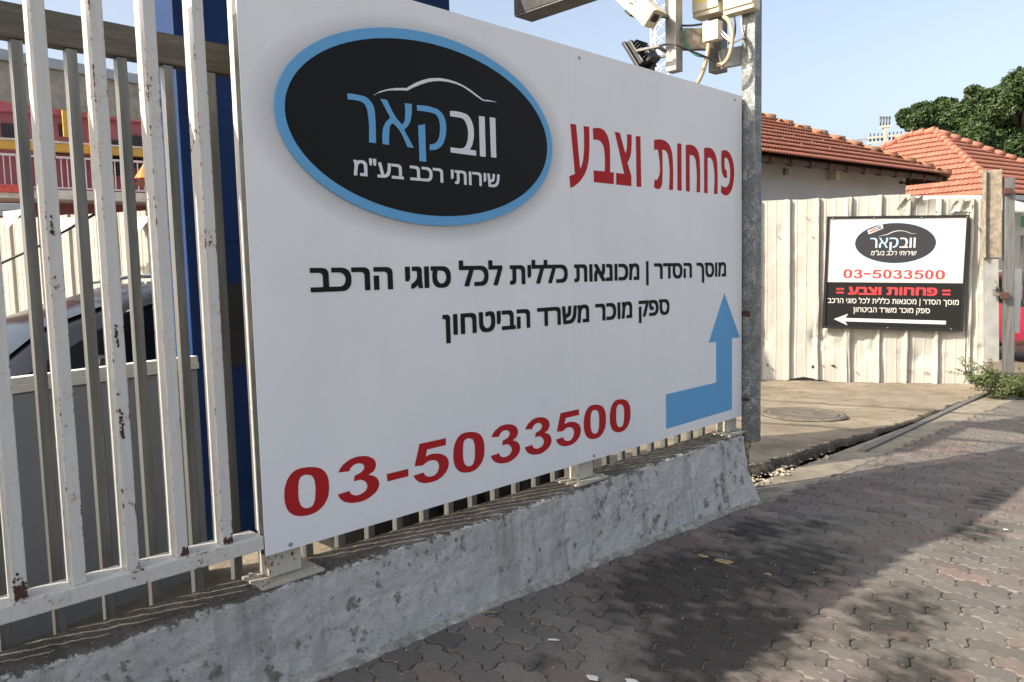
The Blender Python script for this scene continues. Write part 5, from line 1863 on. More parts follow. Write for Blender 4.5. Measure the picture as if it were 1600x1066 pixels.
def tree(name, base, crown_px, depth, count, size, seed, label, trunk_h):
    t = thing(name, base, label, "tree", 0, "dark trees behind the tiled roofs")
    q = random.Random(seed)
    mb = MB()
    blobs = []
    for (px, py, r_) in crown_px:
        P = at(px, py, depth + q.uniform(-1.2, 1.2))
        blobs.append((P.x, P.y, P.z, r_ * depth / F_PX))
        # twigs of smaller clumps around the edge
        for _ in range(11):
            a = q.uniform(0, 6.28)
            rr_ = r_ * depth / F_PX
            blobs.append((P.x + math.cos(a) * rr_ * .9, P.y + q.uniform(-.6, .6) * rr_, P.z + math.sin(a) * rr_ * .8, rr_ * q.uniform(.12, .38)))
    leaf_cloud(mb, blobs, count, size, seed)
    mb.build("crown", MT['leaf_dark'], t)
    mb = MB()
    top = Vector(base) + UP * trunk_h
    mb.tube([base, Vector(base) + UP * trunk_h * .5 + Vector((.2, .1, 0)), top], [.42, .33, .24], 9)
    for (bx, by, bz, br) in blobs[::7]:
        e = Vector((bx, by, bz))
        m_ = top.lerp(e, .5) + UP * .3
        mb.tube([top - UP * .4, m_, e], [.16, .10, .04], 6)
    mb.build("trunk", MT['bark'], t)
    return t


def basept(px, depth):
    P = at(px, 410, depth)
    return Vector((P.x, P.y, -.42))


tree("ficus_tree", basept(1505, 33), [(1432, 186, 24), (1415, 186, 12), (1462, 178, 26), (1486, 205, 30), (1450, 205, 18), (1518, 215, 34), (1500, 175, 20), (1536, 250, 30), (1475, 225, 24)], 33, 60000, .085, 31,
     "dark green ficus with a ragged left edge behind the second tiled roof", 5.0)
tree("ficus_tree", basept(1590, 36), [(1578, 148, 30), (1560, 175, 30), (1540, 155, 20), (1525, 148, 15), (1515, 142, 8), (1605, 180, 42), (1590, 225, 46), (1555, 225, 34), (1620, 130, 36), (1592, 128, 24), (1520, 160, 16), (1640, 200, 50)], 36, 70000, .092, 32,
     "taller dark green ficus rising at the right edge of the photo", 6.5)

# the bush at the foot of the gate posts
bush = thing("roadside_bush", on_ground(1565, 615), "low straggly green bush growing at the foot of the gate posts", "bush")
mb = MB()
bl = []
q = random.Random(8)
for (px, py, r_) in ((1535, 596, 15), (1555, 595, 21), (1578, 600, 22), (1600, 602, 24), (1520, 590, 9), (1560, 612, 17), (1585, 616, 16), (1545, 584, 10), (1612, 612, 20), (1512, 584, 6)):
    P = at(px, py, 9.9 + q.uniform(-.25, .25))
    bl.append((P.x, P.y, P.z, r_ * 9.9 / F_PX))
leaf_cloud(mb, bl, 7500, .017, 77, .75)
sprigs = []
for k in range(46):
    bx, by, bz, br = q.choice(bl)
    s0 = Vector((bx, by, bz))
    dr = Vector((q.gauss(-.25, .7), q.gauss(0, .4), abs(q.gauss(.5, .45)))).normalized()
    ln = q.uniform(.10, .26)
    s1 = s0 + dr * (br * .8 + ln)
    sprigs.append((s0, s1))
    leaf_cloud(mb, [tuple(s0.lerp(s1, .55 + .15 * i)) + (.022,) for i in range(4)], 26, .015, 200 + k)
mb.build("foliage", MT['leaf_bush'], bush)
mb = MB()
b0_ = on_ground(1572, 612)
for (bx, by, bz, br) in bl:
    e = Vector((bx, by, bz))
    mb.tube([b0_ + Vector((q.uniform(-.1, .1), 0, 0)), b0_.lerp(e, .6) + UP * .03, e + (e - b0_) * .25], [.010, .007, .003], 5)
for s0, s1 in sprigs:
    mb.tube([s0, s0.lerp(s1, .5) + UP * .01, s1], [.004, .003, .0015], 4)
mb.build("stems", MT['bark'], bush)


# ------------------------------------------------------------------ tiled roofs
def tile_plane(mb, o, ax, up_, width, rise, course, pitch, amp, keep, seed, nsamp=6):
    """courses of roll tiles on the plane o + ax*x + up_*y; keep(x, y) says where the roof is"""
    q = random.Random(seed)
    nrm = ax.cross(up_).normalized()
    if nrm.z < 0:
        nrm = -nrm
    ncol = int(width / pitch * nsamp)
    nrow = int(rise / course) + 1
    for j in range(nrow):
        y0, y1 = j * course - .02, (j + 1) * course + .015
        tone_c = {}
        prev = None
        for i in range(ncol + 1):
            x = i * pitch / nsamp
            h = amp * (0.5 + .5 * math.cos(2 * math.pi * x / pitch)) ** 1.3
            xx = x + q.gauss(0, .0006)
            ok = keep(x, y0 + course * .35)
            A = o + ax * xx + up_ * y0 + nrm * (h + .062)
            A0 = o + ax * xx + up_ * y0 + nrm * (h + .040)
            B = o + ax * xx + up_ * y1 + nrm * (h * .96 + .012)
            cur = (mb.vert(A0), mb.vert(A), mb.vert(B)) if ok else None
            if prev and cur:
                k = i // nsamp
                if k not in tone_c:
                    t_ = 1 + q.gauss(0, .09)
                    tone_c[k] = (t_, t_ * (1 + q.gauss(0, .03)), t_)
                mb.face([prev[0], cur[0], cur[1], prev[1]], 0, False, (.85, .8, .8))
                mb.face([prev[1], cur[1], cur[2], prev[2]], 0, True, tone_c[k])
            prev = cur


def ridge_caps(mb, p, q_, r_, step, seed):
    g = random.Random(seed)
    L = (q_ - p).length
    d_ = (q_ - p) / L
    k = 0.0
    while k < L:
        a, b = p + d_ * k, p + d_ * min(L, k + step * 1.1)
        lift_ = UP * g.uniform(0, .02)
        mb.tube([a + lift_ + UP * .03, b + lift_ - UP * .01], [r_ * 1.16, r_ * .84], 9, 0, True, True)
        k += step


# house 1
h1 = thing("tiled_roof_house", at(1432, 420, 17.0) * 1.0, "white rendered house with a terracotta hip roof behind the corrugated fence", "house")
HA = R(52.9)
HD = Vector((math.sin(HA), math.cos(HA), 0))
HP = Vector((-HD.y, HD.x, 0))                       # inwards, away from the viewer
E1 = at(1484, 276, 17.6)
ZE = E1.z
RP = 27.2
half, Lh, ri = 4.44, 15.0, math.tan(R(RP))
mb = MB()
slope = (HP + UP * ri).normalized()
sl_len = half / math.cos(R(RP))
E0 = E1 - HD * Lh
tile_plane(mb, E0, HD, slope, Lh, sl_len, .335, .092, .022,
           lambda x, y: (y * math.cos(R(RP)) < half + .02) and (x + y * math.cos(R(RP)) < Lh + .03) and (x - y * math.cos(R(RP)) > -.03), 5)
slope2 = (-HD + UP * ri).normalized()
tile_plane(mb, E1 + HP * 0, HP, slope2, 2 * half, sl_len, .335, .092, .022,
           lambda x, y: (y * math.cos(R(RP)) < half + .02) and (x + y * math.cos(R(RP)) < 2 * half + .03) and (x - y * math.cos(R(RP)) > -.03), 6)
back = E1 + HP * 2 * half
mb.face([mb.vert(back), mb.vert(back - HD * Lh), mb.vert(E0 + HP * half + UP * half * ri + HD * half), mb.vert(E1 + HP * half + UP * half * ri - HD * half)], 0, False, (1, 1, 1))
apex1 = E1 - HD * half + HP * half + UP * half * ri
apex0 = E0 + HD * half + HP * half + UP * half * ri
rf = mb.build("roof", MT['tile'], h1)
mb = MB()
ridge_caps(mb, E1 + UP * .02, apex1 + UP * .04, .085, .40, 1)
ridge_caps(mb, apex1 + UP * .04, apex0 + UP * .04, .085, .40, 2)
ridge_caps(mb, back + UP * .05, apex1 + UP * .08, .12, .40, 3)
mb.build("ridge_caps", MT['ridge'], h1)
mb = MB()
ov_ = .62
w0 = E1 - HD * .72 + HP * ov_
zt = ZE + .20
mb.obox(Vector((w0.x, w0.y, -.4)), -HD * (Lh - 1.3), HP * (2 * half - 1.3), UP * (zt + .4))
mb.build("wall", MT['house_wall'], h1)
mb = MB()
for a_, b_ in ((E0, E1), (E1, back)):
    d_ = (b_ - a_).normalized()
    s_ = HP if (a_ - E0).length < .1 else -HD
    mb.between(a_ + s_ * .10 - UP * .055, b_ + s_ * .10 - UP * .055, .035, .10)
# boarding on the underside
mb.quad(E1 + HP * .05 - UP * .015, E0 + HP * .05 - UP * .015, E0 + HP * 1.1 + UP * (1.05 * ri - .03), E1 + HP * 1.1 + UP * (1.05 * ri - .03) - HD * 1.05)
mb.quad(E1 - HD * .05 - UP * .015, back - HD * .05 - UP * .015, back - HD * 1.1 + UP * (1.05 * ri - .03), E1 - HD * 1.1 + UP * (1.05 * ri - .03) + HP * 1.05)
mb.build("eaves", MT['timber'], h1)
h1i = PM[h1.name].inverted().to_3x3()
mb = MB()
p = E1 - HD * .35 + HP * .06 - UP * .085
mb.between(p, p + HP * 1.0 + UP * 1.0 * ri * .92, .09, .13)
r0_ = mb.build("rafter", MT['timber'], h1)
for k in range(1, int(Lh / .62)):
    copy_part(r0_, h1, h1i @ (-HD * (k * .62)))
mb = MB()
p = E1 + HP * .97 - HD * .06 - UP * .085
mb.between(p, p - HD * 1.0 + UP * 1.0 * ri * .92, .09, .13)
r0_ = mb.build("rafter", MT['timber'], h1)
for k in range(1, 11):
    copy_part(r0_, h1, h1i @ (HP * (k * .62)))


def on_wall(px, py):
    r = ray(px, py)
    return EYE + r * ((w0 - EYE).dot(HP) / r.dot(HP))


mb = MB()
P = on_wall(1297, 272)
mb.cbox(P - HP * .09, HD * .17, HP * .18, UP * .27, .015)
mb.build("wall_lamp", MT['cream_box'], h1)
mb = MB()
P = on_wall(1226, 269)
mb.cbox(P - HP * .03, HD * .10, HP * .06, UP * .12, .01)
mb.build("wall_bracket", MT['steel'], h1)
mb = MB()
P = on_wall(1408, 286)
mb.cbox(P - HP * .03, HD * .16, HP * .06, UP * .05, .01)
mb.build("wall_vent", MT['timber'], h1)

# house 2
C2 = at(1568, 304, 20.5)
A2 = R(-33)
LD = Vector((math.sin(A2), math.cos(A2), 0))        # to the left along the front eaves
LP = Vector((LD.y, -LD.x, 0))
h2 = thing("second_tiled_house", Vector((C2.x, C2.y, -.4)), "farther house with a brighter terracotta hip roof in front of the dark trees", "house")
half2, L2 = 4.0, 8.9
ri2 = math.tan(R(32))
cs2 = math.cos(R(32))
mb = MB()
tile_plane(mb, C2, LD, (LP + UP * ri2).normalized(), L2, half2 / cs2, .36, .13, .028,
           lambda x, y: (y * cs2 < half2 + .02) and (x - y * cs2 > -.03) and (x + y * cs2 < L2 + .03), 9, 5)
tile_plane(mb, C2, LP, (LD + UP * ri2).normalized(), 2 * half2, half2 / cs2, .36, .13, .028,
           lambda x, y: (y * cs2 < half2 + .02) and (x - y * cs2 > -.03) and (x + y * cs2 < 2 * half2 + .03), 10, 5)
ap2 = C2 + LD * half2 + LP * half2 + UP * half2 * ri2
ap2b = C2 + LD * (L2 - half2) + LP * half2 + UP * half2 * ri2
bk2 = C2 + LP * 2 * half2
lf2 = C2 + LD * L2
mb.face([mb.vert(p) for p in (bk2, ap2, ap2b, lf2 + LP * 2 * half2)], 0, False, (1, 1, 1))
mb.face([mb.vert(p) for p in (lf2, lf2 + LP * 2 * half2, ap2b)], 0, False, (1, 1, 1))
mb.build("roof", MT['tile'], h2)
mb = MB()
ridge_caps(mb, C2 + UP * .03, ap2 + UP * .05, .095, .36, 5)
ridge_caps(mb, ap2 + UP * .08, ap2b + UP * .08, .10, .36, 6)
ridge_caps(mb, lf2 + UP * .05, ap2b + UP * .08, .10, .36, 7)
ridge_caps(mb, bk2 + UP * .05, ap2 + UP * .08, .10, .36, 8)
mb.build("ridge_caps", MT['ridge2'], h2)
mb = MB()
w2 = C2 + LD * .6 + LP * .6
mb.obox(Vector((w2.x, w2.y, -.4)), LD * (L2 - 1.2), LP * (2 * half2 - 1.2), UP * (C2.z + .4 + .12))
mb.build("wall", MT['house_wall2'], h2)
mb = MB()
mb.between(C2 + LP * .02 - UP * .06, lf2 + LP * .02 - UP * .06, .10, .12)
mb.between(C2 - LD * .02 - UP * .06, bk2 - LD * .02 - UP * .06, .10, .12)
mb.build("gutter", MT['canopy_grey'], h2)
mb = MB()
mb.cbox(w2 + LD * -.02 + LP * 3 + UP * (1.2 - C2.z), LD * .06, LP * 1.2, UP * 1.2)
mb.build("window", MT['window_dark'], h2)

# ------------------------------------------------------------------ electricity pylon and lattice mast
dp = 46
pl = thing("power_pole", basept(1383, dp), "distant electricity pole with insulators between the two tiled roofs", "power pole")
mb = MB()
mb.between(basept(1383, dp), at(1383, 196, dp), .20, .20, None, .02)
mb.build("mast", MT['pylon'], pl)
mb = MB()
for a_, b_, w_, h_ in ((at(1357, 216, dp), at(1411, 211, dp), .14, .12), (at(1356, 225, dp), at(1378, 221, dp), .08, .08), (at(1375, 199, dp), at(1391, 197, dp), .25, .12)):
    mb = MB()
    mb.between(a_, b_, w_, h_)
    mb.build("cross_arm", MT['pylon'], pl)
for k in range(4):
    p = at(1376 + k * 4.6, 192, dp)
    mb = MB()
    mb.tube([p - UP * .25, p, p + UP * .35], [.05, .04, .06], 6)
    mb.build("insulator", MT['insul'], pl)
for k in range(9):
    p = at(1360 + k * 6, 215 - k * .45, dp)
    mb = MB()
    mb.tube([p - UP * .22, p + UP * .22], [.06, .03], 6)
    mb.build("insulator", MT['insul'], pl)
for k, (y0, y1) in enumerate(((216, 219), (218, 222), (226, 230))):
    mb = MB()
    a_, b_ = at(1360, y0, dp), at(1180, y1 - 14, 80)
    mb.tube([a_, a_.lerp(b_, .5) - UP * .9, b_], .028, 5)
    mb.build("wire", MT['steel_dark'], pl)

dm = 24
mast = thing("lattice_mast", basept(1030, dm), "white lattice mast rising behind the floodlight and the pale hanging post", "mast")
mb = MB()
lb0, lt0 = at(1018, 130, dm), at(1017, -60, dm)
w_m = .50
X_ = Vector((1, 0, 0))
Y_ = Vector((0, 1, 0))
lx = lb0.x
corners = [Vector((lx, lb0.y, 0)), Vector((lx + w_m, lb0.y, 0)), Vector((lx + w_m * .4, lb0.y + .45, 0))]
ztop = lt0.z + 1.5
for c_ in corners:
    mb = MB()
    mb.tube([Vector((c_.x, c_.y, -.4)), Vector((c_.x, c_.y, ztop))], .028, 6)
    mb.build("leg", MT['mast_white'], mast)
mb = MB()
stp = .42
k = 4.0
sgn = 0
while k < ztop - stp:
    for i in range(3):
        a_, b_ = corners[i], corners[(i + 1) % 3]
        mb.tube([Vector((a_.x, a_.y, k)), Vector((b_.x, b_.y, k + stp))], .011, 5)
        mb.tube([Vector((b_.x, b_.y, k)), Vector((a_.x, a_.y, k + stp))], .011, 5)
    k += stp
mb.build("bracing", MT['mast_white'], mast)

# ------------------------------------------------------------------ inside the yard, seen between the bars
# grey panel barrier with a white cap
pA, pB = at(15, 592, 3.02), at(262, 559, 3.62)
pd = (pB - pA)
pd.z = 0
pd.normalize()
pn_ = Vector((pd.y, -pd.x, 0))
pA2 = pA - pd * 1.6
pB2 = pB + pd * .16
bar_ = thing("grey_panel_barrier", Vector((pA.x, pA.y, .0)), "grey panel barrier with a white cap rail standing behind the gate", "barrier")
zt = pA.z
Lb = (pB2 - pA2).length
mb = MB()
for k in range(5):
    a_ = pA2 + pd * (Lb * k / 5)
    mb.obox(Vector((a_.x, a_.y, -.02)), pd * (Lb / 5 - .004), -pn_ * .04, UP * (zt - .045), .003)
mb.build("panel", MT['grey_panel'], bar_)
mb = MB()
mb.obox(Vector((pA2.x, pA2.y, zt - .06)) + pn_ * .012, pd * Lb, -pn_ * .07, UP * .034, .004)
mb.obox(Vector((pA2.x, pA2.y, zt - .026)) + pn_ * .006, pd * Lb, -pn_ * .058, UP * .028, .004)
mb.build("cap_rail", MT['cap_white'], bar_)

# navy steel cabinet
k0 = at(293, 420, 4.15)
cu, cc = k0.dot(D), k0.dot(N)
cab = thing("blue_steel_cabinet", SP(cu + .8, cc, zg(cu)), "tall navy blue steel cabinet with scraped paint behind the gate", "cabinet", RZ)
mb = MB()
z0 = zg(cu)
mb.obox(SP(cu, cc - .30, z0), D * 1.9, N * .30, UP * 3.9, .008)
mb.build("body", MT['navy'], cab)
mb = MB()
mb.obox(SP(cu + .02, cc + .0006, 1.72), D * 1.86, N * .006, UP * .03, .001)
mb.build("door_seam", MT['navy'], cab)
mb = MB()
mb.obox(SP(cu + .02, cc + .0006, .35), D * 1.86, N * .006, UP * .03, .001)
mb.build("door_seam", MT['navy'], cab)
mb = MB()
hx_, hz_ = on_c(362, 500, cc), None
pts = []
hu = hx_.dot(D)
for k in range(25):
    a = math.pi * k / 24
    pts.append((hu - .10 + .17 * math.cos(a + math.pi) * 1.0 + .1, hx_.z - .10 + .16 * math.sin(a + math.pi)))
pts += [(hu + .17, hx_.z + .20), (hu - .17, hx_.z + .20)]
mb.prism(pts, D, UP, N * (cc + .0008), N * .004)
mb.build("hatch", MT['black_hole'], cab)


# a black skip added behind the gate, standing in for shade under the sign
sk = thing("shade_filler", SP(2.5, -3.45, zg(2.5) + .03), "low black skip behind the gate, glimpsed under the big sign", "filler", RZ)
mb = MB()
zk = zg(2.5) + .03
mb.prism([(2.2, zk + .02), (3.55, zk + .02), (3.66, zk + .40), (2.12, zk + .40)], D, UP, N * -3.95, N * .82)
mb.build("body", MT['black_hole'], sk)
mb = MB()
mb.obox(SP(2.10, -3.98, zk + .402), D * 1.60, N * .88, UP * .05, .008)
mb.build("rim", MT['dark_box'], sk)
for k in range(5):
    mb = MB()
    mb.obox(SP(2.3 + k * .29, -3.129, zk + .03), D * .05, N * .04, UP * .36, .004)
    mb.build("rib", MT['dark_box'], sk)


def wheel(mb_t, mb_r, c, ax, r_, w):
    a = ax.orthogonal().normalized()
    b = ax.cross(a)
    for mbx, prof in ((mb_t, [(r_ * .62, -w / 2), (r_ * .93, -w / 2), (r_, -w * .36), (r_, w * .36), (r_ * .93, w / 2), (r_ * .62, w / 2)]),
                      (mb_r, [(.001, w * .30), (r_ * .18, w * .34), (r_ * .24, w * .25), (r_ * .55, w * .30), (r_ * .615, w * .46), (r_ * .615, -w * .4)])):
        rings = []
        for rr_, h in prof:
            rings.append([mbx.vert(c + ax * h + (a * math.cos(2 * math.pi * k / 28) + b * math.sin(2 * math.pi * k / 28)) * rr_) for k in range(28)])
        for A, B in zip(rings, rings[1:]):
            for k in range(28):
                mbx.face([A[k], A[(k + 1) % 28], B[(k + 1) % 28], B[k]], 0, True)


def make_car(name, P, fw, label, paint, L=4.4, Wd=1.78, H=1.58, zref=None, hood=.95):
    """five-door car; P = ground point under the middle of its near side, fw = heading"""
    fw = Vector((fw.x, fw.y, 0)).normalized()
    sd = Vector((-fw.y, fw.x, 0))                      # left of the car
    t = thing(name, P, label, "car", math.atan2(fw.y, fw.x))
    Q = lambda x, y, z: P + fw * x + sd * y + UP * z
    hL = L / 2
    # side outline stations: x, belt height, roof height, half width low / belt / roof
    st = [(-hL, .62, .66, .62, .66, .60), (-hL + .06, .86, .95, .80, .82, .70), (-hL + .22, .98, 1.28, .86, .85, .66), (-hL + .50, 1.0, H - .06, .885, .86, .63),
          (-.9, .99, H, .89, .865, .64), (0.0, .975, H + .01, .89, .865, .645), (.40, .965, H - .03, .89, .86, .635), (.62, .96, H - .10, .89, .855, .62),
          (1.05, .95, 1.26, .885, .85, .66), (1.42, .945, .985, .88, .84, .74), (1.75, .90, .93, .87, .81, .70), (hL - .18, .80, .83, .82, .74, .62), (hL - .03, .62, .66, .70, .66, .56), (hL, .50, .53, .60, .58, .5)]
    mb = MB()
    rows = []
    sc_ = Wd / 1.78
    for (x, zb, zr, wl, wb, wr_) in st:
        base = .24 if abs(x) < hL - .1 else .34
        half = [(0, base), (wl * .93, base), (wl, base + .12), (wl * 1.01, .55 if zb > .6 else zb - .04), (wb, zb), (wb * .985, zb + .012), ((wr_ + .03), zr - .055), (wr_ - .05, zr - .012), (wr_ * .5, zr + .012), (0, zr + .016)]
        ring = [(y * sc_, z) for y, z in half] + [(-y * sc_, z) for y, z in half[-2:0:-1]]
        rows.append([mb.vert(Q(x, y, z)) for y, z in ring])
    n_ = len(rows[0])
    glassf = []
    for a, (A, B) in enumerate(zip(rows, rows[1:])):
        for k in range(n_):
            mb.face([A[k], B[k], B[(k + 1) % n_], A[(k + 1) % n_]], 0, True)
    mb.face(rows[0])
    mb.face(rows[-1][::-1])
    body = mb.build("body", paint, t)
    # glass set a few millimetres proud of the cabin sides
    def side_pt(x, f, s_):
        for (a, b) in zip(st, st[1:]):
            if a[0] <= x <= b[0]:
                q = (x - a[0]) / (b[0] - a[0])
                zb, zr, wb, wr_ = [a[i] * (1 - q) + b[i] * q for i in (1, 2, 4, 5)]
                z = (zb + .02) * (1 - f) + (zr - .075) * f
                g = (z - zb - .012) / max(.01, zr - .055 - zb - .012)
                y = (wb * .985) * (1 - g) + (wr_ + .03) * g
                return Q(x, s_ * (y * sc_ + .006), z)
    for s_ in (1, -1):
        for (xa, xb, xc, xd) in ((-1.62, -.62, -.66, -1.45), (-.54, 1.27, .60, -.56)):
            mb = MB()
            nn_ = 10
            lo = [side_pt(xa + (xb - xa) * k / nn_, 0.04, s_) for k in range(nn_ + 1)]
            hi = [side_pt(xd + (xc - xd) * k / nn_, .97, s_) for k in range(nn_ + 1)]
            li, hi_ = [mb.vert(p) for p in lo], [mb.vert(p) for p in hi]
            for k in range(nn_):
                mb.face([li[k], li[k + 1], hi_[k + 1], hi_[k]], 0, True)
            mb.build("side_window", MT['glass'], t)
            mb = MB()
            for s0, s1 in ((lo, None), (hi, None)):
                mb.tube([p + sd * s_ * .004 for p in s0], .010, 5)
            mb.build("window_trim", MT['plastic_black'], t)
    for (xa, xb, nm) in ((.70, 1.39, "windscreen"), (-hL + .10, -hL + .42, "rear_window")):
        mb = MB()
        def top_pt(x, y):
            for (a, b) in zip(st, st[1:]):
                if a[0] <= x <= b[0]:
                    q = (x - a[0]) / (b[0] - a[0])
                    zr, wr_ = a[2] * (1 - q) + b[2] * q, a[5] * (1 - q) + b[5] * q
                    return Q(x, y * (wr_ - .02) * sc_, zr + .022 - .026 * y * y)
        nn_ = 8
        idx = [[mb.vert(top_pt(xa + (xb - xa) * i / nn_, -1 + 2 * k / nn_)) for k in range(nn_ + 1)] for i in range(nn_ + 1)]
        for i in range(nn_):
            for k in range(nn_):
                mb.face([idx[i][k], idx[i][k + 1], idx[i + 1][k + 1], idx[i + 1][k]], 0, True)
        mb.build(nm, MT['glass'], t)
    for s_ in (1, -1):
        mb = MB()
        mb.tube([Q(-1.5, s_ * .60 * sc_, H + .03), Q(-1.2, s_ * .60 * sc_, H + .055), Q(.1, s_ * .60 * sc_, H + .05), Q(.45, s_ * .60 * sc_, H + .005)], .016, 6)
        mb.build("roof_rail", MT['canopy_grey'], t)
        mb = MB()
        c = Q(.86, s_ * (1.0 * sc_), 1.03)
        mb.cbox(c, fw * .10, sd * .19, UP * .13, .035)
        mb.between(Q(.88, s_ * .86 * sc_, .98), c, .03, .03)
        mb.build("mirror", MT['plastic_black'], t)
        mb = MB()
        mb.cbox(Q(hL - .16, s_ * .60 * sc_, .70), fw * .16, sd * .30, UP * .12, .03)
        mb.build("headlight", MT['glass2'], t)
        mb = MB()
        mb.cbox(Q(-hL + .07, s_ * .68 * sc_, .88), fw * .12, sd * .20, UP * .22, .03)
        mb.build("tail_light", MT['lamp'], t)
        for x in (-1.30, 1.32):
            mt_, mr_ = MB(), MB()
            wheel(mt_, mr_, Q(x, s_ * .80 * sc_, .32), sd * s_, .325, .20)
            wo = mt_.build("wheel", MT['rubber'], t)
            mr_.build("rim", MT['rim'], wo)
    mb = MB()
    for s_ in (1, -1):
        for x in (-.58, .55):
            mb.cbox(Q(x - .2, s_ * .905 * sc_, .86), fw * .16, sd * .02, UP * .03, .006)
    mb.build("door_handles", paint, t)
    return t


cP = SP(2.35, -5.75, 0.0)
make_car("parked_car", cP, -D, "dark grey car with roof rails parked behind the grey panel barrier", MT['car_grey'], 4.5, 1.8, 1.50)
rP = at(1640, 500, 14.0)
make_car("parked_car", Vector((rP.x + .25, rP.y + 1.0, -.27)), Vector((.25, -1, 0)), "raspberry red car at the right edge beyond the gate posts", MT['car_red'], 4.1, 1.72, 1.52)

# canopy roof over the yard
k0 = at(0, 77, 8.0)
CA = R(38)
CD = Vector((math.sin(CA), math.cos(CA), 0))
CN = Vector((-CD.y, CD.x, 0))
cn = thing("yard_canopy", Vector((k0.x, k0.y, k0.z - .5)), "weathered board canopy with a pale metal gutter above the yard", "canopy")
mb = MB()
a_ = k0 - CD * 5
mb.obox(a_ - UP * .50, CD * 12.5, CN * .06, UP * .39, .004)
mb.build("fascia", MT['canopy_brown'], cn)
mb = MB()
mb.obox(a_ - UP * .108 - CN * .04, CD * 12.5, CN * .14, UP * .108, .01)
mb.build("gutter", MT['canopy_grey'], cn)
mb = MB()
mb.obox(a_ - UP * .12 + CN * .11, CD * 12.5, CN * 3.2 + UP * .5, UP * .03, 0)
mb.build("roof_sheet", MT['canopy_grey'], cn)
mb = MB()
for k in (0, 6, 12):
    p = a_ + CD * k + CN * 1.6
    mb.obox(Vector((p.x, p.y, -.3)), CD * .1, CN * .1, UP * (p.z + .4))
mb.build("post", MT['steel'], cn)

# white corrugated fence at the back of the yard
fa, fb = at(-160, 325, 13.6), at(470, 362, 11.4)
fd_ = Vector((fb.x - fa.x, fb.y - fa.y, 0))
Lf = fd_.length
fd_.normalize()
fn_ = Vector((fd_.y, -fd_.x, 0))
yf = thing("yard_fence", Vector((fa.x, fa.y, -.2)), "white corrugated yard fence with torn upper edge behind the dark car", "fence")
mb = MB()


def yf_pt(i, j):
    s_ = Lf * i / 700
    z = -.2 + (2.60 + .03 * NB((s_, 0, 0), 1.5) + .2) * j / 10
    o = rib(s_, .30, .04, .04) + rib(s_ + .1, .10, .012, .006) + .01 * NB((s_, z, 0), 2)
    return Vector((fa.x, fa.y, 0)) + fd_ * s_ + fn_ * o + UP * z


mb.grid(yf_pt, 700, 10, 0, False)
mb.build("sheets", MT['corr'], yf)
for k, (px, py) in enumerate(((24, 341), (110, 352), (223, 350))):
    mb = MB()
    c = at(px, py, 11.3 + k * .4)
    pts = [c + fd_ * -.22 + UP * .10, c + fd_ * .20 + UP * .12, c + fd_ * .10 + fn_ * .10 - UP * .04, c + fn_ * .14 - UP * .16, c + fd_ * -.13 + fn_ * .08 - UP * .05]
    i = [mb.vert(p) for p in pts]
    mb.face([i[0], i[4], i[3]])
    mb.face([i[0], i[3], i[2]])
    mb.face([i[0], i[2], i[1]])
    mb.build("torn_flap", MT['white_sheet'], yf)
mb = MB()
mb.tube([at(-8, 416, 10.5), at(60, 385, 10.6), at(160, 328, 10.8)], .018, 6)
tag(mb.build("slack_cable", MT['cable_black']), "black cable slanting up in front of the white yard fence", "cable")

# pink two-storey building beyond
bA, bB = at(-40, 300, 19.0), at(320, 299, 22.0)
bd_ = Vector((bB.x - bA.x, bB.y - bA.y, 0)).normalized()
bn_ = Vector((bd_.y, -bd_.x, 0))
o_b = Vector((bA.x, bA.y, 0)) - bd_ * 2


def on_b(px, py, off=0.0):
    r = ray(px, py)
    return EYE + r * ((o_b + bn_ * off - EYE).dot(bn_) / r.dot(bn_))


pk = thing("pink_building", Vector((bA.x, bA.y, -.4)), "pink two storey building with yellow beams and a white balcony railing", "building")
Lp = 13.0
zs = on_b(20, 302, 1.0).z
mb = MB()
mb.obox(Vector((o_b.x, o_b.y, -.4)), bd_ * Lp, -bn_ * 6, UP * (on_b(100, 176).z + .4))
mb.build("wall", MT['pink'], pk)
mb = MB()
zp0, zp1 = on_b(0, 176).z, on_b(0, 153).z
mb.obox(Vector((o_b.x, o_b.y, zp0 + .02)) + bn_ * .12, bd_ * Lp, -bn_ * 6.3, UP * (zp1 - zp0), .02)
mb.build("parapet", MT['pink_dark'], pk)
mb = MB()
mb.obox(Vector((o_b.x, o_b.y, zs - .12)) + bn_ * 1.1, bd_ * Lp, -bn_ * 1.15, UP * .22, .02)
slab = mb.build("balcony_slab", MT['slab'], pk)
mb = MB()
zr0, zr1 = zs + .16, on_b(20, 242, 1.0).z
ra_ = Vector((o_b.x, o_b.y, 0)) + bn_ * 1.0
mb.between(ra_ + UP * zr1, ra_ + bd_ * Lp + UP * zr1, .05, .05)
mb.between(ra_ + UP * zr0, ra_ + bd_ * Lp + UP * zr0, .04, .04)
for k in range(int(Lp / .13)):
    p = ra_ + bd_ * (k * .13)
    mb.between(p + UP * zr0, p + UP * zr1, .022, .022, bd_)
mb.build("railing", MT['rail_white'], pk)
for (px, py, w, h) in ((18, 206, .42, .38), (104, 204, .35, .3), (102, 231, .45, .3), (182, 247, .4, .9), (220, 238, .55, .85)):
    c = on_b(px, py, .03)
    mb = MB()
    mb.cbox(c, bd_ * w, bn_ * .04, UP * h)
    wdw = mb.build("window", MT['window_dark'], pk)
    mb = MB()
    for q in range(5):
        p = c + bd_ * (-w / 2 + w * (q + .5) / 5) + bn_ * .05
        mb.between(p - UP * h / 2, p + UP * h / 2, .022, .022, bd_)
    mb.build("bars", MT['rusty'], wdw)
mb = MB()
ya = on_b(0, 226, .55)
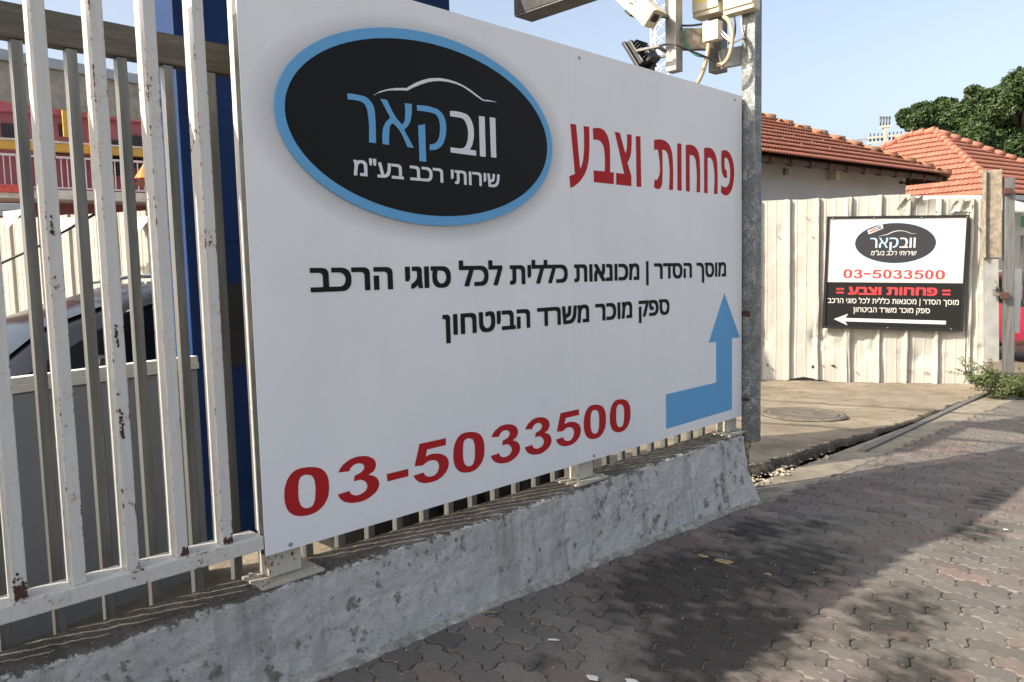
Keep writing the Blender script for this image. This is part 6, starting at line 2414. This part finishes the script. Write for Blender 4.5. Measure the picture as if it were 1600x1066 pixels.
mb.obox(Vector((o_b.x, o_b.y, ya.z - .10)) + bn_ * .48, bd_ * Lp, bn_ * .16, UP * .20, .01)
mb.build("yellow_beam", MT['yellow'], pk)
for (px, y0, y1) in ((145, 172, 300), (104, 166, 214)):
    a_, b_ = on_b(px - 3, y0, .75), on_b(px, y1, .75)
    mb = MB()
    mb.between(a_, Vector((a_.x, a_.y, b_.z)), .14, .14, bd_, .01)
    mb.build("yellow_post", MT['yellow'], pk)
mb = MB()
mb.obox(Vector((o_b.x, o_b.y, ya.z + .102)) + bn_ * .30, bd_ * Lp, bn_ * .36, UP * .05, .01)
mb.build("beam_cap", MT['slab'], pk)
mb = MB()
mb.obox(Vector((o_b.x, o_b.y, -.4)) + bn_ * 1.4, bd_ * Lp, bn_ * .2, UP * (zs - .35), .01)
mb.build("lower_wall", MT['white_wall'], pk)
c = on_b(18, 295, 1.12)
mb = MB()
mb.cbox(c, bd_ * .9, bn_ * .10, UP * .18, .03)
tag(mb.build("red_cloth", MT['red_cloth']), "red cloth draped along the foot of the white balcony railing", "cloth")
c = on_b(226, 273, 1.15)
mb = MB()
for k in range(9):
    a0, a1 = math.pi * 2 * k / 9, math.pi * 2 * (k + 1) / 9
    tip = c + UP * .28
    mb.face([mb.vert(tip), mb.vert(c + bd_ * .26 * math.cos(a0) + bn_ * .26 * math.sin(a0) - UP * .10), mb.vert(c + bd_ * .26 * math.cos(a1) + bn_ * .26 * math.sin(a1) - UP * .10)])
tag(mb.build("orange_parasol", MT['orange']), "folded orange parasol top beside the balcony railing", "parasol")
c = on_b(22, 328, 2.2)
mb = MB()
mb.cbox(c, bd_ * .75, bn_ * .3, UP * .26, .02)
mb.cbox(c + bn_ * .16, bd_ * .6, bn_ * .03, UP * .05, .01)
tag(mb.build("air_conditioner", MT['canopy_grey']), "grey air conditioner unit above the torn white yard fence", "air conditioner")

# two overhead cables whose shadows cross the driveway
for (g1, g2, zc, lab) in (((1195, 624), (1465, 641), 5.2, "black overhead cable casting the farther thin shadow on the driveway"),
                          ((1195, 661), (1600, 692), 5.0, "black overhead cable casting the nearer thin shadow on the driveway")):
    A_, B_ = on_ground(*g1, .03), on_ground(*g2, .02)
    A_ = A_ + sdir * ((zc - A_.z) / sdir.z)
    B_ = B_ + sdir * ((zc - .15 - B_.z) / sdir.z)
    d_ = (B_ - A_)
    mb = MB()
    mb.tube([A_ - d_ * 2, A_ - d_ - UP * .02, A_, B_, B_ + d_ * .8], .032, 7)
    tag(mb.build("overhead_cable", MT['cable_black']), lab, "cable")
